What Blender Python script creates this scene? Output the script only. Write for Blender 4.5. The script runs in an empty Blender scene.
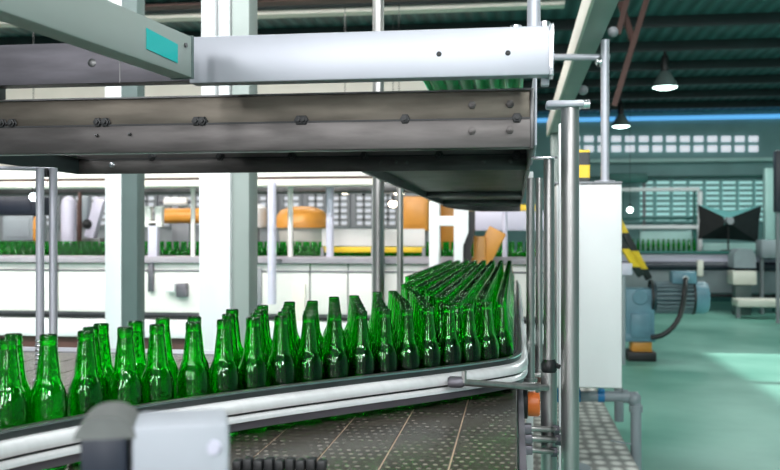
import bpy, bmesh, math, random
import numpy as np
from mathutils import Vector, Matrix
random.seed(7)
SC = bpy.context.scene
COL = SC.collection
PI = math.pi
R = math.radians

# ------------------------------------------------------------------ camera
F = 900.0
EYE = Vector((0, 0, 1.6))
YAW = math.atan(125 / F)
FWD = Vector((-math.sin(YAW), math.cos(YAW), 0))
RGT = Vector((math.cos(YAW), math.sin(YAW), 0))
UP = Vector((0, 0, 1))

def P(px, py, d):
    """point at depth d along the camera axis"""
    return EYE + (FWD + RGT * ((px - 390) / F) + UP * ((235 - py) / F)) * d

def at(px, py, Y):
    """point on the plane y = Y"""
    dr = FWD + RGT * ((px - 390) / F) + UP * ((235 - py) / F)
    return EYE + dr * (Y / dr.y)

cam_data = bpy.data.cameras.new('camera')
cam = bpy.data.objects.new('camera', cam_data)
COL.objects.link(cam)
cam.location = EYE
cam.rotation_euler = (PI / 2, 0, YAW)
cam_data.sensor_width = 36
cam_data.lens = 36 * F / 780
cam_data.dof.use_dof = True
cam_data.dof.focus_distance = 2.35
cam_data.dof.aperture_fstop = 5.0
cam_data.clip_start = 0.05
SC.camera = cam

# ------------------------------------------------------------------ materials
def new_mat(name):
    m = bpy.data.materials.new(name)
    m.use_nodes = True
    nt = m.node_tree
    return m, nt, nt.nodes['Principled BSDF']

def mat(name, col, rough=.5, metal=0., var=.12, scale=6., stretch=(1, 1, 1), bump=0., col2=None, coat=0.):
    m, nt, b = new_mat(name)
    N, L = nt.nodes, nt.links
    tc = N.new('ShaderNodeTexCoord'); mp = N.new('ShaderNodeMapping'); nz = N.new('ShaderNodeTexNoise')
    mp.inputs['Scale'].default_value = stretch
    nz.inputs['Scale'].default_value = scale; nz.inputs['Detail'].default_value = 5
    L.new(tc.outputs['Object'], mp.inputs[0]); L.new(mp.outputs[0], nz.inputs[0])
    rp = N.new('ShaderNodeValToRGB')
    c2 = col2 if col2 else tuple(c * (1 - var) for c in col)
    c1 = col if col2 else tuple(min(1, c * (1 + var)) for c in col)
    rp.color_ramp.elements[0].color = (*c2, 1); rp.color_ramp.elements[1].color = (*c1, 1)
    rp.color_ramp.elements[0].position = .35; rp.color_ramp.elements[1].position = .65
    L.new(nz.outputs[0], rp.inputs[0]); L.new(rp.outputs[0], b.inputs['Base Color'])
    b.inputs['Roughness'].default_value = rough; b.inputs['Metallic'].default_value = metal
    b.inputs['Coat Weight'].default_value = coat
    if bump:
        bp = N.new('ShaderNodeBump'); bp.inputs['Strength'].default_value = bump; bp.inputs['Distance'].default_value = .01
        L.new(nz.outputs[0], bp.inputs['Height']); L.new(bp.outputs[0], b.inputs['Normal'])
    return m

def emit(name, col, s):
    m, nt, b = new_mat(name)
    nz = nt.nodes.new('ShaderNodeTexNoise'); nz.inputs['Scale'].default_value = 3
    mx = nt.nodes.new('ShaderNodeMixRGB'); mx.inputs[0].default_value = .04
    mx.inputs[1].default_value = (*col, 1); nt.links.new(nz.outputs['Color'], mx.inputs[2])
    nt.links.new(mx.outputs[0], b.inputs['Emission Color']); nt.links.new(mx.outputs[0], b.inputs['Base Color'])
    b.inputs['Emission Strength'].default_value = s
    return m

M = {}
M['steel'] = mat('brushed_steel', (.42, .41, .40), .36, .9, .12, 5, (9, 9, .6))
M['steel_h'] = mat('hood_steel', (.125, .115, .112), .5, .85, .22, 5, (1.2, 1, 7), bump=.04)
M['steel_u'] = mat('stained_hood_steel', (.165, .145, .12), .5, .85, .25, 4, (1.2, 1, 6), bump=.04)  # brownish reflection on the upper plate is put into the colour
M['steel_ch'] = mat('stained_channel_steel', (.105, .098, .112), .5, .6, .22, 5, (1, 1, 5))
M['steel_dark'] = mat('dark_steel', (.15, .15, .15), .4, 1, .2, 6)
M['steel_dull'] = mat('dull_steel', (.18, .17, .195), .5, .7, .12, 5, (1, 1, 9))
M['alu'] = mat('bright_aluminium', (.80, .81, .84), .25, 1, .05, 5, (1, 12, 1))
M['alu_white'] = mat('anodised_aluminium', (.50, .51, .565), .42, .35, .04, 3)
M['alu_rail'] = mat('rail_aluminium', (.94, .94, .95), .30, .45, .04, 5, (1, 12, 1))
M['ledge'] = mat('worn_ledge', (.36, .33, .37), .5, 0, .12, 3)
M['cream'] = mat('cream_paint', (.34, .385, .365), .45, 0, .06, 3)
M['white'] = mat('white_paint', (.82, .83, .84), .4, 0, .03, 2)
M['white_warm'] = mat('warm_white_enamel', (.86, .83, .80), .4, 0, .04, 2)
M['ivory'] = mat('ivory_paint', (.80, .76, .68), .45, 0, .05, 2)
M['grey'] = mat('grey_paint', (.26, .27, .29), .5, 0, .08, 3)
M['lilac'] = mat('lilac_grey_paint', (.62, .60, .72), .4, 0, .04, 2)
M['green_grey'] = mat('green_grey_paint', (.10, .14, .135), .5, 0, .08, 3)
M['black'] = mat('black_rubber', (.012, .013, .014), .45, 0, .2, 8)
M['navy'] = mat('navy_plastic', (.015, .02, .035), .4, 0, .1, 5)
M['teal_sticker'] = mat('teal_label', (.0, .48, .47), .5, 0, .03, 4)
M['orange'] = mat('orange_plastic', (.85, .18, .03), .4, 0, .06, 5)
M['amber'] = mat('amber_paint', (.72, .31, .05), .4, 0, .08, 3)
M['yellow'] = mat('yellow_paint', (.85, .58, .03), .4, 0, .06, 4)
M['blue'] = mat('blue_plastic', (.02, .22, .50), .4, 0, .06, 4)
M['bluegrey'] = mat('blue_grey_paint', (.12, .25, .32), .42, 0, .12, 5)
M['fin_grey'] = mat('fin_grey_paint', (.20, .27, .30), .45, 0, .1, 5)
M['fin_dark'] = mat('dark_motor_paint', (.05, .10, .12), .5, 0, .1, 5)  # shade between the cooling fins is put into the body colour
M['pvc'] = mat('grey_pvc', (.30, .34, .37), .42, 0, .06, 4)
M['brown'] = mat('red_brown_paint', (.085, .038, .03), .6, 0, .15, 3)
M['teal_wall'] = mat('teal_wall_paint', (.25, .45, .45), .6, 0, .08, 1.5)
M['teal_light'] = mat('pale_teal_panel', (.50, .76, .72), .4, 0, .06, 2)
M['purlin'] = mat('dark_purlin_steel', (.012, .025, .026), .5, 0, .2, 3)
M['teal_dark'] = mat('dark_teal_steel', (.03, .15, .13), .5, 0, .2, 3)
M['tan'] = mat('tan_plastic', (.42, .31, .22), .5, 0, .06, 4)
M['sensor'] = mat('sensor_plastic', (.42, .44, .49), .5, 0, .05, 12)
M['sensor_cover'] = mat('sensor_cover', (.15, .155, .15), .5, 0, .15, 25)
M['red'] = mat('red_paint', (.6, .05, .03), .4, 0, .06, 4)
M['lamp'] = emit('lamp_glow', (.72, 1, .93), 9)
M['lamp_warm'] = emit('warm_lamp_glow', (1, .86, .66), 12)
M['lamp_cool'] = emit('cool_lamp_glow', (.82, .94, 1), 12)
M['window'] = emit('daylit_window', (.80, .82, .90), .62)
M['window_blue'] = emit('blue_skylight', (.10, .42, .85), .9)
M['window_teal'] = emit('teal_daylit_pane', (.40, .72, .70), .55)
M['window_left'] = emit('grey_daylit_pane', (.62, .64, .70), .32)

def floor_mat():
    m, nt, b = new_mat('green_epoxy_floor')
    N, L = nt.nodes, nt.links
    tc = N.new('ShaderNodeTexCoord')
    n1 = N.new('ShaderNodeTexNoise'); n1.inputs['Scale'].default_value = .7; n1.inputs['Detail'].default_value = 8
    L.new(tc.outputs['Object'], n1.inputs[0])
    rp = N.new('ShaderNodeValToRGB')
    rp.color_ramp.elements[0].color = (.085, .29, .22, 1); rp.color_ramp.elements[0].position = .32
    rp.color_ramp.elements[1].color = (.25, .52, .43, 1); rp.color_ramp.elements[1].position = .7
    L.new(n1.outputs[0], rp.inputs[0]); L.new(rp.outputs[0], b.inputs['Base Color'])
    b.inputs['Roughness'].default_value = .38
    return m
M['floor'] = floor_mat()

def roof_mat():
    m, nt, b = new_mat('corrugated_roof_sheet')
    N, L = nt.nodes, nt.links
    tc = N.new('ShaderNodeTexCoord'); w = N.new('ShaderNodeTexWave')
    w.wave_type = 'BANDS'; w.bands_direction = 'X'; w.inputs['Scale'].default_value = 1.6
    L.new(tc.outputs['Object'], w.inputs[0])
    rp = N.new('ShaderNodeValToRGB')
    rp.color_ramp.elements[0].color = (.030, .082, .086, 1); rp.color_ramp.elements[1].color = (.060, .155, .155, 1)
    L.new(w.outputs[0], rp.inputs[0]); L.new(rp.outputs[0], b.inputs['Base Color'])
    bp = N.new('ShaderNodeBump'); bp.inputs['Strength'].default_value = .8; bp.inputs['Distance'].default_value = .04
    L.new(w.outputs[0], bp.inputs['Height']); L.new(bp.outputs[0], b.inputs['Normal'])
    b.inputs['Roughness'].default_value = .5
    return m
M['roof'] = roof_mat()

def chain_mat():
    """modular conveyor chain: raised pale studs in staggered rows on a dark link"""
    m, nt, b = new_mat('studded_chain')
    N, L = nt.nodes, nt.links
    tc = N.new('ShaderNodeTexCoord'); sp = N.new('ShaderNodeSeparateXYZ')
    L.new(tc.outputs['Object'], sp.inputs[0])
    def mth(op, a, bb=None, v=None):
        n = N.new('ShaderNodeMath'); n.operation = op
        if isinstance(a, (int, float)): n.inputs[0].default_value = a
        else: L.new(a, n.inputs[0])
        if bb is not None:
            if isinstance(bb, (int, float)): n.inputs[1].default_value = bb
            else: L.new(bb, n.inputs[1])
        return n.outputs[0]
    px, py = .0189, .030
    row = mth('FLOOR', mth('DIVIDE', sp.outputs[1], py))
    sh = mth('MULTIPLY', mth('MODULO', row, 2.), .5)
    fx = mth('SUBTRACT', mth('FRACT', mth('ADD', mth('DIVIDE', sp.outputs[0], px), sh)), .5)
    fy = mth('SUBTRACT', mth('FRACT', mth('DIVIDE', sp.outputs[1], py)), .5)
    rr = mth('SQRT', mth('ADD', mth('POWER', fx, 2.), mth('MULTIPLY', mth('POWER', fy, 2.), 1.3)))
    dotm = mth('LESS_THAN', rr, .25)
    gap = mth('GREATER_THAN', mth('ABSOLUTE', mth('SUBTRACT', mth('FRACT', mth('DIVIDE', sp.outputs[1], py * 2)), .5)), .47)
    nz = N.new('ShaderNodeTexNoise'); nz.inputs['Scale'].default_value = 5
    L.new(tc.outputs['Object'], nz.inputs[0])
    nz2 = N.new('ShaderNodeTexNoise'); nz2.inputs['Scale'].default_value = 16; nz2.inputs['Detail'].default_value = 3
    L.new(tc.outputs['Object'], nz2.inputs[0])
    dot = mth('MULTIPLY', dotm, mth('MINIMUM', mth('MAXIMUM', mth('MULTIPLY', mth('SUBTRACT', nz2.outputs[0], .33), 3.4), .12), 1.))
    base = N.new('ShaderNodeValToRGB')
    base.color_ramp.elements[0].color = (.040, .035, .028, 1); base.color_ramp.elements[1].color = (.080, .070, .055, 1)
    L.new(nz.outputs[0], base.inputs[0])
    m1 = N.new('ShaderNodeMixRGB'); m1.inputs[2].default_value = (.22, .20, .17, 1)
    L.new(dot, m1.inputs[0]); L.new(base.outputs[0], m1.inputs[1])
    m2 = N.new('ShaderNodeMixRGB'); m2.inputs[2].default_value = (.012, .012, .012, 1)
    L.new(gap, m2.inputs[0]); L.new(m1.outputs[0], m2.inputs[1])
    L.new(m2.outputs[0], b.inputs['Base Color'])
    bp = N.new('ShaderNodeBump'); bp.inputs['Strength'].default_value = .6; bp.inputs['Distance'].default_value = .002
    L.new(mth('SUBTRACT', dot, gap), bp.inputs['Height']); L.new(bp.outputs[0], b.inputs['Normal'])
    b.inputs['Roughness'].default_value = .26; b.inputs['Metallic'].default_value = .1
    return m
M['chain'] = chain_mat()

def tread_mat():
    m, nt, b = new_mat('diamond_tread_plate')
    N, L = nt.nodes, nt.links
    tc = N.new('ShaderNodeTexCoord'); mp = N.new('ShaderNodeMapping')
    mp.inputs['Scale'].default_value = (9, 5.5, 1)
    ck = N.new('ShaderNodeTexVoronoi'); ck.inputs['Scale'].default_value = 1.5; ck.voronoi_dimensions = '2D'; ck.inputs['Randomness'].default_value = .25
    L.new(tc.outputs['Object'], mp.inputs[0]); L.new(mp.outputs[0], ck.inputs[0])
    rp = N.new('ShaderNodeValToRGB')
    rp.color_ramp.elements[0].color = (.86, .84, .80, 1); rp.color_ramp.elements[1].color = (.30, .29, .27, 1)
    rp.color_ramp.elements[0].position = .2; rp.color_ramp.elements[1].position = .5
    L.new(ck.outputs[0], rp.inputs[0]); L.new(rp.outputs[0], b.inputs['Base Color'])
    bp = N.new('ShaderNodeBump'); bp.inputs['Strength'].default_value = .6; bp.inputs['Distance'].default_value = .006
    L.new(ck.outputs[0], bp.inputs['Height']); L.new(bp.outputs[0], b.inputs['Normal'])
    b.inputs['Metallic'].default_value = .2; b.inputs['Roughness'].default_value = .5
    return m
M['tread'] = tread_mat()

def glass_mat():
    m, nt, b = new_mat('green_bottle_glass')
    N, L = nt.nodes, nt.links
    tc = N.new('ShaderNodeTexCoord'); nz = N.new('ShaderNodeTexNoise'); nz.inputs['Scale'].default_value = 38
    L.new(tc.outputs['Object'], nz.inputs[0])
    rp = N.new('ShaderNodeValToRGB')
    rp.color_ramp.elements[0].color = (.02, .72, .05, 1); rp.color_ramp.elements[1].color = (.03, .83, .07, 1)
    L.new(nz.outputs[0], rp.inputs[0]); L.new(rp.outputs[0], b.inputs['Base Color'])
    b.inputs['Transmission Weight'].default_value = 1
    bp = N.new('ShaderNodeBump'); bp.inputs['Strength'].default_value = .32; bp.inputs['Distance'].default_value = .006
    L.new(nz.outputs[0], bp.inputs['Height']); L.new(bp.outputs[0], b.inputs['Normal'])
    b.inputs['Roughness'].default_value = .015
    b.inputs['IOR'].default_value = 1.46
    return m
M['glass'] = glass_mat()

def striped_mat(fr=2.1):
    m, nt, b = new_mat('hazard_stripes')
    N, L = nt.nodes, nt.links
    tc = N.new('ShaderNodeTexCoord'); sp = N.new('ShaderNodeSeparateXYZ'); L.new(tc.outputs['Object'], sp.inputs[0])
    a = N.new('ShaderNodeMath'); a.operation = 'MULTIPLY'; a.inputs[1].default_value = fr; L.new(sp.outputs[2], a.inputs[0])
    f = N.new('ShaderNodeMath'); f.operation = 'FRACT'; L.new(a.outputs[0], f.inputs[0])
    g = N.new('ShaderNodeMath'); g.operation = 'GREATER_THAN'; g.inputs[1].default_value = .5; L.new(f.outputs[0], g.inputs[0])
    mx = N.new('ShaderNodeMixRGB'); mx.inputs[1].default_value = (.85, .58, .02, 1); mx.inputs[2].default_value = (.015, .02, .02, 1)
    L.new(g.outputs[0], mx.inputs[0]); L.new(mx.outputs[0], b.inputs['Base Color'])
    b.inputs['Roughness'].default_value = .45
    return m
M['stripes'] = striped_mat(2.15); M['stripes_fine'] = striped_mat(7.5)

# ------------------------------------------------------------------ mesh builder
class MB:
    def __init__(self):
        self.bm = bmesh.new()
    def box(self, x0, x1, y0, y1, z0, z1, bev=0., seg=2):
        t = bmesh.new()
        bmesh.ops.create_cube(t, size=1)
        for v in t.verts:
            v.co = Vector(((x0 + x1) / 2 + v.co.x * (x1 - x0), (y0 + y1) / 2 + v.co.y * (y1 - y0), (z0 + z1) / 2 + v.co.z * (z1 - z0)))
        if bev:
            bmesh.ops.bevel(t, geom=t.edges[:], offset=bev, segments=seg, affect='EDGES', profile=.5)
        return self._merge(t)
    def obox(self, c, ax, ay, az, bev=0.):
        """oriented box: centre and three half-axis vectors"""
        t = bmesh.new()
        bmesh.ops.create_cube(t, size=2)
        if bev:
            s = [a.length for a in (ax, ay, az)]
            for v in t.verts: v.co = Vector((v.co.x * s[0], v.co.y * s[1], v.co.z * s[2]))
            bmesh.ops.bevel(t, geom=t.edges[:], offset=bev, segments=2, affect='EDGES', profile=.5)
            n = [a.normalized() for a in (ax, ay, az)]
            for v in t.verts: v.co = c + n[0] * v.co.x + n[1] * v.co.y + n[2] * v.co.z
        else:
            for v in t.verts: v.co = c + ax * v.co.x + ay * v.co.y + az * v.co.z
        return self._merge(t)
    def _merge(self, t):
        me = bpy.data.meshes.new('t'); t.to_mesh(me); t.free()
        self.bm.from_mesh(me); bpy.data.meshes.remove(me)
        return self
    def bar(self, p0, p1, w, h, bev=0., up=UP):
        p0, p1 = Vector(p0), Vector(p1)
        d = (p1 - p0); L = d.length; d.normalize()
        s = d.cross(up)
        if s.length < 1e-4: s = d.cross(Vector((0, 1, 0)))
        s.normalize(); u = s.cross(d)
        return self.obox((p0 + p1) / 2, s * (w / 2), d * (L / 2), u * (h / 2), bev)
    def tube(self, pts, r, seg=16, cap=True):
        pts = [Vector(p) for p in pts]
        rings = []
        prev = None
        for i, p in enumerate(pts):
            if i == 0: d = pts[1] - p
            elif i == len(pts) - 1: d = p - pts[i - 1]
            else: d = (pts[i + 1] - p).normalized() + (p - pts[i - 1]).normalized()
            d.normalize()
            if prev is None:
                a = d.cross(UP)
                if a.length < 1e-3: a = d.cross(Vector((0, 1, 0)))
            else:
                a = prev - d * prev.dot(d)
            a.normalize(); b = d.cross(a); prev = a
            rr = r[i] if isinstance(r, (list, tuple)) else r
            rings.append([self.bm.verts.new(p + (a * math.cos(2 * PI * k / seg) + b * math.sin(2 * PI * k / seg)) * rr) for k in range(seg)])
        for i in range(len(rings) - 1):
            for k in range(seg):
                self.bm.faces.new((rings[i][k], rings[i][(k + 1) % seg], rings[i + 1][(k + 1) % seg], rings[i + 1][k]))
        if cap:
            self.bm.faces.new(rings[0][::-1]); self.bm.faces.new(rings[-1])
        return self
    def cyl(self, p0, p1, r, r2=None, seg=20):
        return self.tube([p0, p1], [r, r if r2 is None else r2], seg)
    def lathe(self, prof, c=(0, 0, 0), axis='Z', seg=24, close=False):
        c = Vector(c)
        def pt(r, z, k):
            a = 2 * PI * k / seg
            if axis == 'Z': return c + Vector((r * math.cos(a), r * math.sin(a), z))
            if axis == 'X': return c + Vector((z, r * math.cos(a), r * math.sin(a)))
            return c + Vector((r * math.cos(a), z, r * math.sin(a)))
        rings = []
        for r, z in prof:
            if r < 1e-6: rings.append([self.bm.verts.new(pt(0, z, 0))])
            else: rings.append([self.bm.verts.new(pt(r, z, k)) for k in range(seg)])
        for A, B in zip(rings, rings[1:]):
            for k in range(seg):
                k2 = (k + 1) % seg
                if len(A) == 1 and len(B) == 1: continue
                if len(A) == 1: self.bm.faces.new((A[0], B[k2], B[k]))
                elif len(B) == 1: self.bm.faces.new((A[k], A[k2], B[0]))
                else: self.bm.faces.new((A[k], A[k2], B[k2], B[k]))
        return self
    def sphere(self, c, r, seg=16):
        n = seg // 2
        return self.lathe([(r * math.sin(PI * i / n), -r * math.cos(PI * i / n)) for i in range(n + 1)], c, 'Z', seg)
    def prism(self, poly, v):
        """extrude a 3-D polygon by v"""
        v = Vector(v)
        a = [self.bm.verts.new(Vector(p)) for p in poly]; b = [self.bm.verts.new(Vector(p) + v) for p in poly]
        n = len(a)
        self.bm.faces.new(a); self.bm.faces.new(b[::-1])
        for i in range(n): self.bm.faces.new((a[i], b[i], b[(i + 1) % n], a[(i + 1) % n]))
        return self
    def sweep(self, path, prof):
        """path: list of (point, outward normal); prof: (outward, z) loop"""
        rings = [[self.bm.verts.new(p + n * o + UP * z) for o, z in prof] for p, n in path]
        m = len(prof)
        for A, B in zip(rings, rings[1:]):
            for k in range(m): self.bm.faces.new((A[k], A[(k + 1) % m], B[(k + 1) % m], B[k]))
        self.bm.faces.new(rings[0][::-1]); self.bm.faces.new(rings[-1])
        return self
    def build(self, name, m, parent=None, loc=None, smooth=35):
        bm = self.bm
        bmesh.ops.recalc_face_normals(bm, faces=bm.faces[:])
        off = BASE.get(parent.name, Vector()) if parent else (Vector(loc) if loc is not None else None)
        if off is None:
            xs = [v.co for v in bm.verts]
            off = Vector(((min(v.x for v in xs) + max(v.x for v in xs)) / 2, (min(v.y for v in xs) + max(v.y for v in xs)) / 2, min(v.z for v in xs)))
        for v in bm.verts: v.co -= off
        for f in bm.faces: f.smooth = True
        me = bpy.data.meshes.new(name); bm.to_mesh(me); bm.free()
        me.set_sharp_from_angle(angle=R(smooth))
        me.materials.append(M[m] if isinstance(m, str) else m)
        o = bpy.data.objects.new(name, me); COL.objects.link(o)
        if parent: o.parent = parent
        else: o.location = off
        BASE[o.name] = off
        return o
BASE = {}

def tag(o, label=None, cat=None, group=None, kind=None):
    if label: o['label'] = label
    if cat: o['category'] = cat
    if group: o['group'] = group
    if kind: o['kind'] = kind
    return o

def thing(name, loc, label, cat, group=None):
    o = bpy.data.objects.new(name, None); COL.objects.link(o)
    o.empty_display_size = .1
    o.location = loc; BASE[o.name] = Vector(loc)
    return tag(o, label, cat, group)

def struct(mb, name, m, label=None):
    o = mb.build(name, m); o['kind'] = 'structure'
    return o

def pole(name, p0, p1, r, m, label, cat='pole', group=None, clamps=()):
    t = thing(name, p0, label, cat, group)
    MB().tube([p0, p1], r, 20).build('tube', m, t)
    for z, hh, rr in clamps:
        c = Vector(p0); c.z = z
        MB().tube([c, c + UP * hh], rr, 20).build('collar', m, t)
    return t

def copy_tree(o):
    c = o.copy(); COL.objects.link(c)
    for ch in list(o.children):
        d = ch.copy(); COL.objects.link(d); d.parent = c
        for g in list(ch.children):
            e = g.copy(); COL.objects.link(e); e.parent = d
    return c

ONES = 'first second third fourth fifth sixth seventh eighth ninth tenth eleventh twelfth thirteenth fourteenth fifteenth sixteenth seventeenth eighteenth nineteenth'.split()
TENS = {2: ('twentieth', 'twenty'), 3: ('thirtieth', 'thirty'), 4: ('fortieth', 'forty'), 5: ('fiftieth', 'fifty'), 6: ('sixtieth', 'sixty'), 7: ('seventieth', 'seventy'), 8: ('eightieth', 'eighty')}
def nth(n):
    if n < 20: return ONES[n - 1]
    t, u = divmod(n, 10)
    return TENS[t][0] if u == 0 else TENS[t][1] + '-' + ONES[u - 1]

# ------------------------------------------------------------------ the hall
XL, XR, YB, YF, ZC = -16., 8., -5., 23., 4.6
struct(MB().box(XL, XR, YB, YF, -.2, 0), 'floor', 'floor')
struct(MB().box(XL, XR, YB, YF + .2, ZC, ZC + .12), 'ceiling', 'roof')
k = 0
for Y in [y * 1.65 + 1.2 for y in range(14)]:
    k += 1
    o = MB().box(XL, XR, Y - .04, Y + .04, ZC - .15, ZC).build('trim_%d' % k, 'purlin'); o['kind'] = 'structure'
# far wall
WY = 22.6
struct(MB().box(XL, XR, WY, WY + .2, 0, ZC), 'wall_back', 'teal_wall')
struct(MB().box(XL, XL + .2, YB, WY, 0, ZC), 'wall_left', 'white')
# right wall: two big openings let the sun onto the floor
wr = MB()
wr.box(XR, XR + .2, YB, 8.3, 0, ZC).box(XR, XR + .2, 8.3, 12.7, 3.15, ZC).box(XR, XR + .2, 12.7, WY, 0, ZC).box(XR, XR + .2, 10.1, 10.3, 0, 3.2)
struct(wr, 'wall_right', 'teal_wall')
# blue skylight strip at the eaves, window rows
a, b = at(560, 122, WY), at(800, 114, WY)
a.x = -2
o = MB().box(a.x, XR, WY - .06, WY - .005, a.z, b.z).build('window_1', 'window_blue'); o['kind'] = 'structure'
n = 1
for row, (y0, y1) in enumerate(((142, 136), (152, 145.5))):
    for c in range(-1, 13):
        xa = 584 + c * 13.7
        pa, pb = at(xa, y0, WY), at(xa + 9.5, y1, WY)
        n += 1
        o = MB().box(pa.x, pb.x, WY - .05, WY - .005, pa.z, pb.z, .01).build('window_%d' % n, 'window'); o['kind'] = 'structure'
# lower louvred windows of the far wall, right part
for c in range(8):
    xa = 640 + c * 16.5
    pa, pb = at(xa, 222, WY), at(xa + 12.5, 180, WY)
    n += 1
    fr = MB().box(pa.x, pb.x, WY - .04, WY - .005, pa.z, pb.z).build('window_%d' % n, 'window_teal'); fr['kind'] = 'structure'
    lv = MB()
    for q in range(9):
        z = pa.z + (pb.z - pa.z) * q / 8
        lv.box(pa.x, pb.x, WY - .08, WY - .02, z - .03, z + .03)
    lv.build('louvre', 'teal_wall', fr)
# horizontal wall rails
k = 100
for y0, y1, mm in ((163, 157, 'teal_light'), (178, 174.5, 'teal_dark')):
    k += 1
    pa, pb = at(560, y0, WY - .3), at(800, y1, WY - .3)
    o = MB().box(pa.x, XR, WY - .3, WY - .0, pa.z, pb.z).build('trim_%d' % k, mm); o['kind'] = 'structure'
# partition wall with louvre windows behind the far bottling line, left half
LY = 13.5
wl = MB().box(XL + .2, -.6, LY, LY + .15, 0, 2.7)
struct(wl, 'wall_partition', 'grey')
struct(MB().box(XL + .2, -.6, LY + .02, LY + .15, 2.7, 4.38), 'wall_upper', 'ivory')
for c in range(16):
    xa = 20 + c * 24
    pa, pb = at(xa, 226, LY), at(xa + 17, 189, LY)
    n += 1
    fr = MB().box(pa.x, pb.x, LY - .05, LY - .005, pa.z, pb.z).build('window_%d' % n, 'window_left'); fr['kind'] = 'structure'
    lv = MB()
    for q in range(7):
        z = pa.z + (pb.z - pa.z) * q / 6
        lv.box(pa.x, pb.x, LY - .08, LY - .03, z - .02, z + .02)
    for x in (pa.x, (pa.x + pb.x) / 2, pb.x): lv.box(x - .02, x + .02, LY - .08, LY - .03, pa.z, pb.z)
    lv.build('louvre', 'grey', fr)
# roof beams seen at the top left
for q, (y0, y1, Y, mm) in enumerate(((15, 8, 11.2, 'ivory'), (7, -5, 10.7, 'brown'))):
    pa, pb = at(140, y0, Y), at(520, y1, Y)
    o = MB().box(XL, .6, Y - .1, Y + .1, pa.z, min(pb.z, ZC - .01)).build('trim_%d' % (110 + q), mm); o['kind'] = 'structure'
# rusty roof braces on the right
for q, (x0, y0, x1, y1, Yb) in enumerate(((647, -2, 614, 106, 10.2), (628, -4, 618, 34, 10.2), (620, 2, 634, 44, 10.25))):
    o = MB().bar(at(x0, y0, Yb), at(x1, y1, Yb + .01), .06, .06).build('trim_%d' % (120 + q), 'brown'); o['kind'] = 'structure'

# high-bay lamps
def highbay(px, py, d, w, label):
    c = P(px, py, d); r = w / 2 / F * d
    t = thing('high_bay_lamp', c, label, 'lamp', 'high bay lamps under the roof')
    MB().lathe([(r, 0), (r * 1.04, .025), (r * .85, .10), (r * .5, .21), (r * .36, .25), (0, .255)], c, 'Z', 28).build('shade', 'green_grey', t)
    MB().lathe([(0, -.03), (r * .6, -.025), (r * .97, .0), (r * .97, .012), (0, .012)], c, 'Z', 28).build('diffuser', 'lamp', t)
    MB().lathe([(r * .30, .24), (r * .34, .27), (r * .34, .45), (r * .2, .5), (0, .5)], c, 'Z', 20).build('gear_box', 'black', t)
    MB().cyl(c + UP * .48, (c.x, c.y, ZC), .02).build('stem', 'black', t)
highbay(665, 87.5, 14, 24, 'nearer cone-shaped high bay lamp hanging under dark corrugated roof')
highbay(621, 126.5, 19, 17.5, 'farther cone-shaped high bay lamp beside the blue skylight strip')

# ------------------------------------------------------------------ accumulation table with chain strands
ZB = 1.174
table = thing('conveyor_table', (-.6, 1.5, 0), 'long steel conveyor table with dark studded chain strands under the bottles', 'conveyor')
SW = .1262
for i in range(19):
    x1 = .006 - i * SW; x0 = x1 - SW
    y0, y1 = .45, (6.6 if i < 4 else 3.10)
    mb = MB().box(x0 + .0018, x1 - .0018, y0, y1, ZB - .022, ZB, .0012, 1)
    mb.build('chain_strand', 'chain', table)
    MB().box(x1 - .0015, x1 + .0015, y0, y1, ZB - .03, ZB - .003).build('joint_strip', 'tan', table) if i else None
XT0 = .006 - 19 * SW
MB().box(.008, .022, .45, 6.6, ZB - .16, ZB - .004, .002).build('side_plate', 'steel_dull', table)
MB().box(XT0 - .015, XT0 - .002, .45, 3.10, ZB - .16, ZB + .01, .002).build('side_plate', 'steel_dull', table)
MB().box(-.54, -.526, 3.12, 6.6, ZB - .16, ZB + .03, .002).build('side_plate', 'steel_dull', table)
MB().box(XT0, -.53, 3.105, 3.12, ZB - .14, ZB + .012, .002).build('end_plate', 'alu_white', table)
MB().box(XT0, .01, .455, 6.58, ZB - .12, ZB - .06).build('bed', 'steel_dark', table) if False else MB().box(XT0, .006, .46, 3.10, ZB - .11, ZB - .05).build('bed', 'steel_dark', table)
MB().box(-.526, .006, 3.10, 6.58, ZB - .11, ZB - .05).build('bed', 'steel_dark', table)
for x, y in ((-.03, 1.1), (-.03, 3.2), (-.03, 6.3), (-2.3, 1.1), (-2.3, 3.0), (-.48, 6.3), (-1.2, 1.1), (-1.2, 3.0)):
    MB().box(x - .03, x + .03, y - .03, y + .03, .012, ZB - .10, .004).lathe([(0, 0), (.06, 0), (.06, .01), (.02, .016), (0, .016)], (x, y, 0), 'Z', 16).build('leg', 'steel', table)

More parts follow.
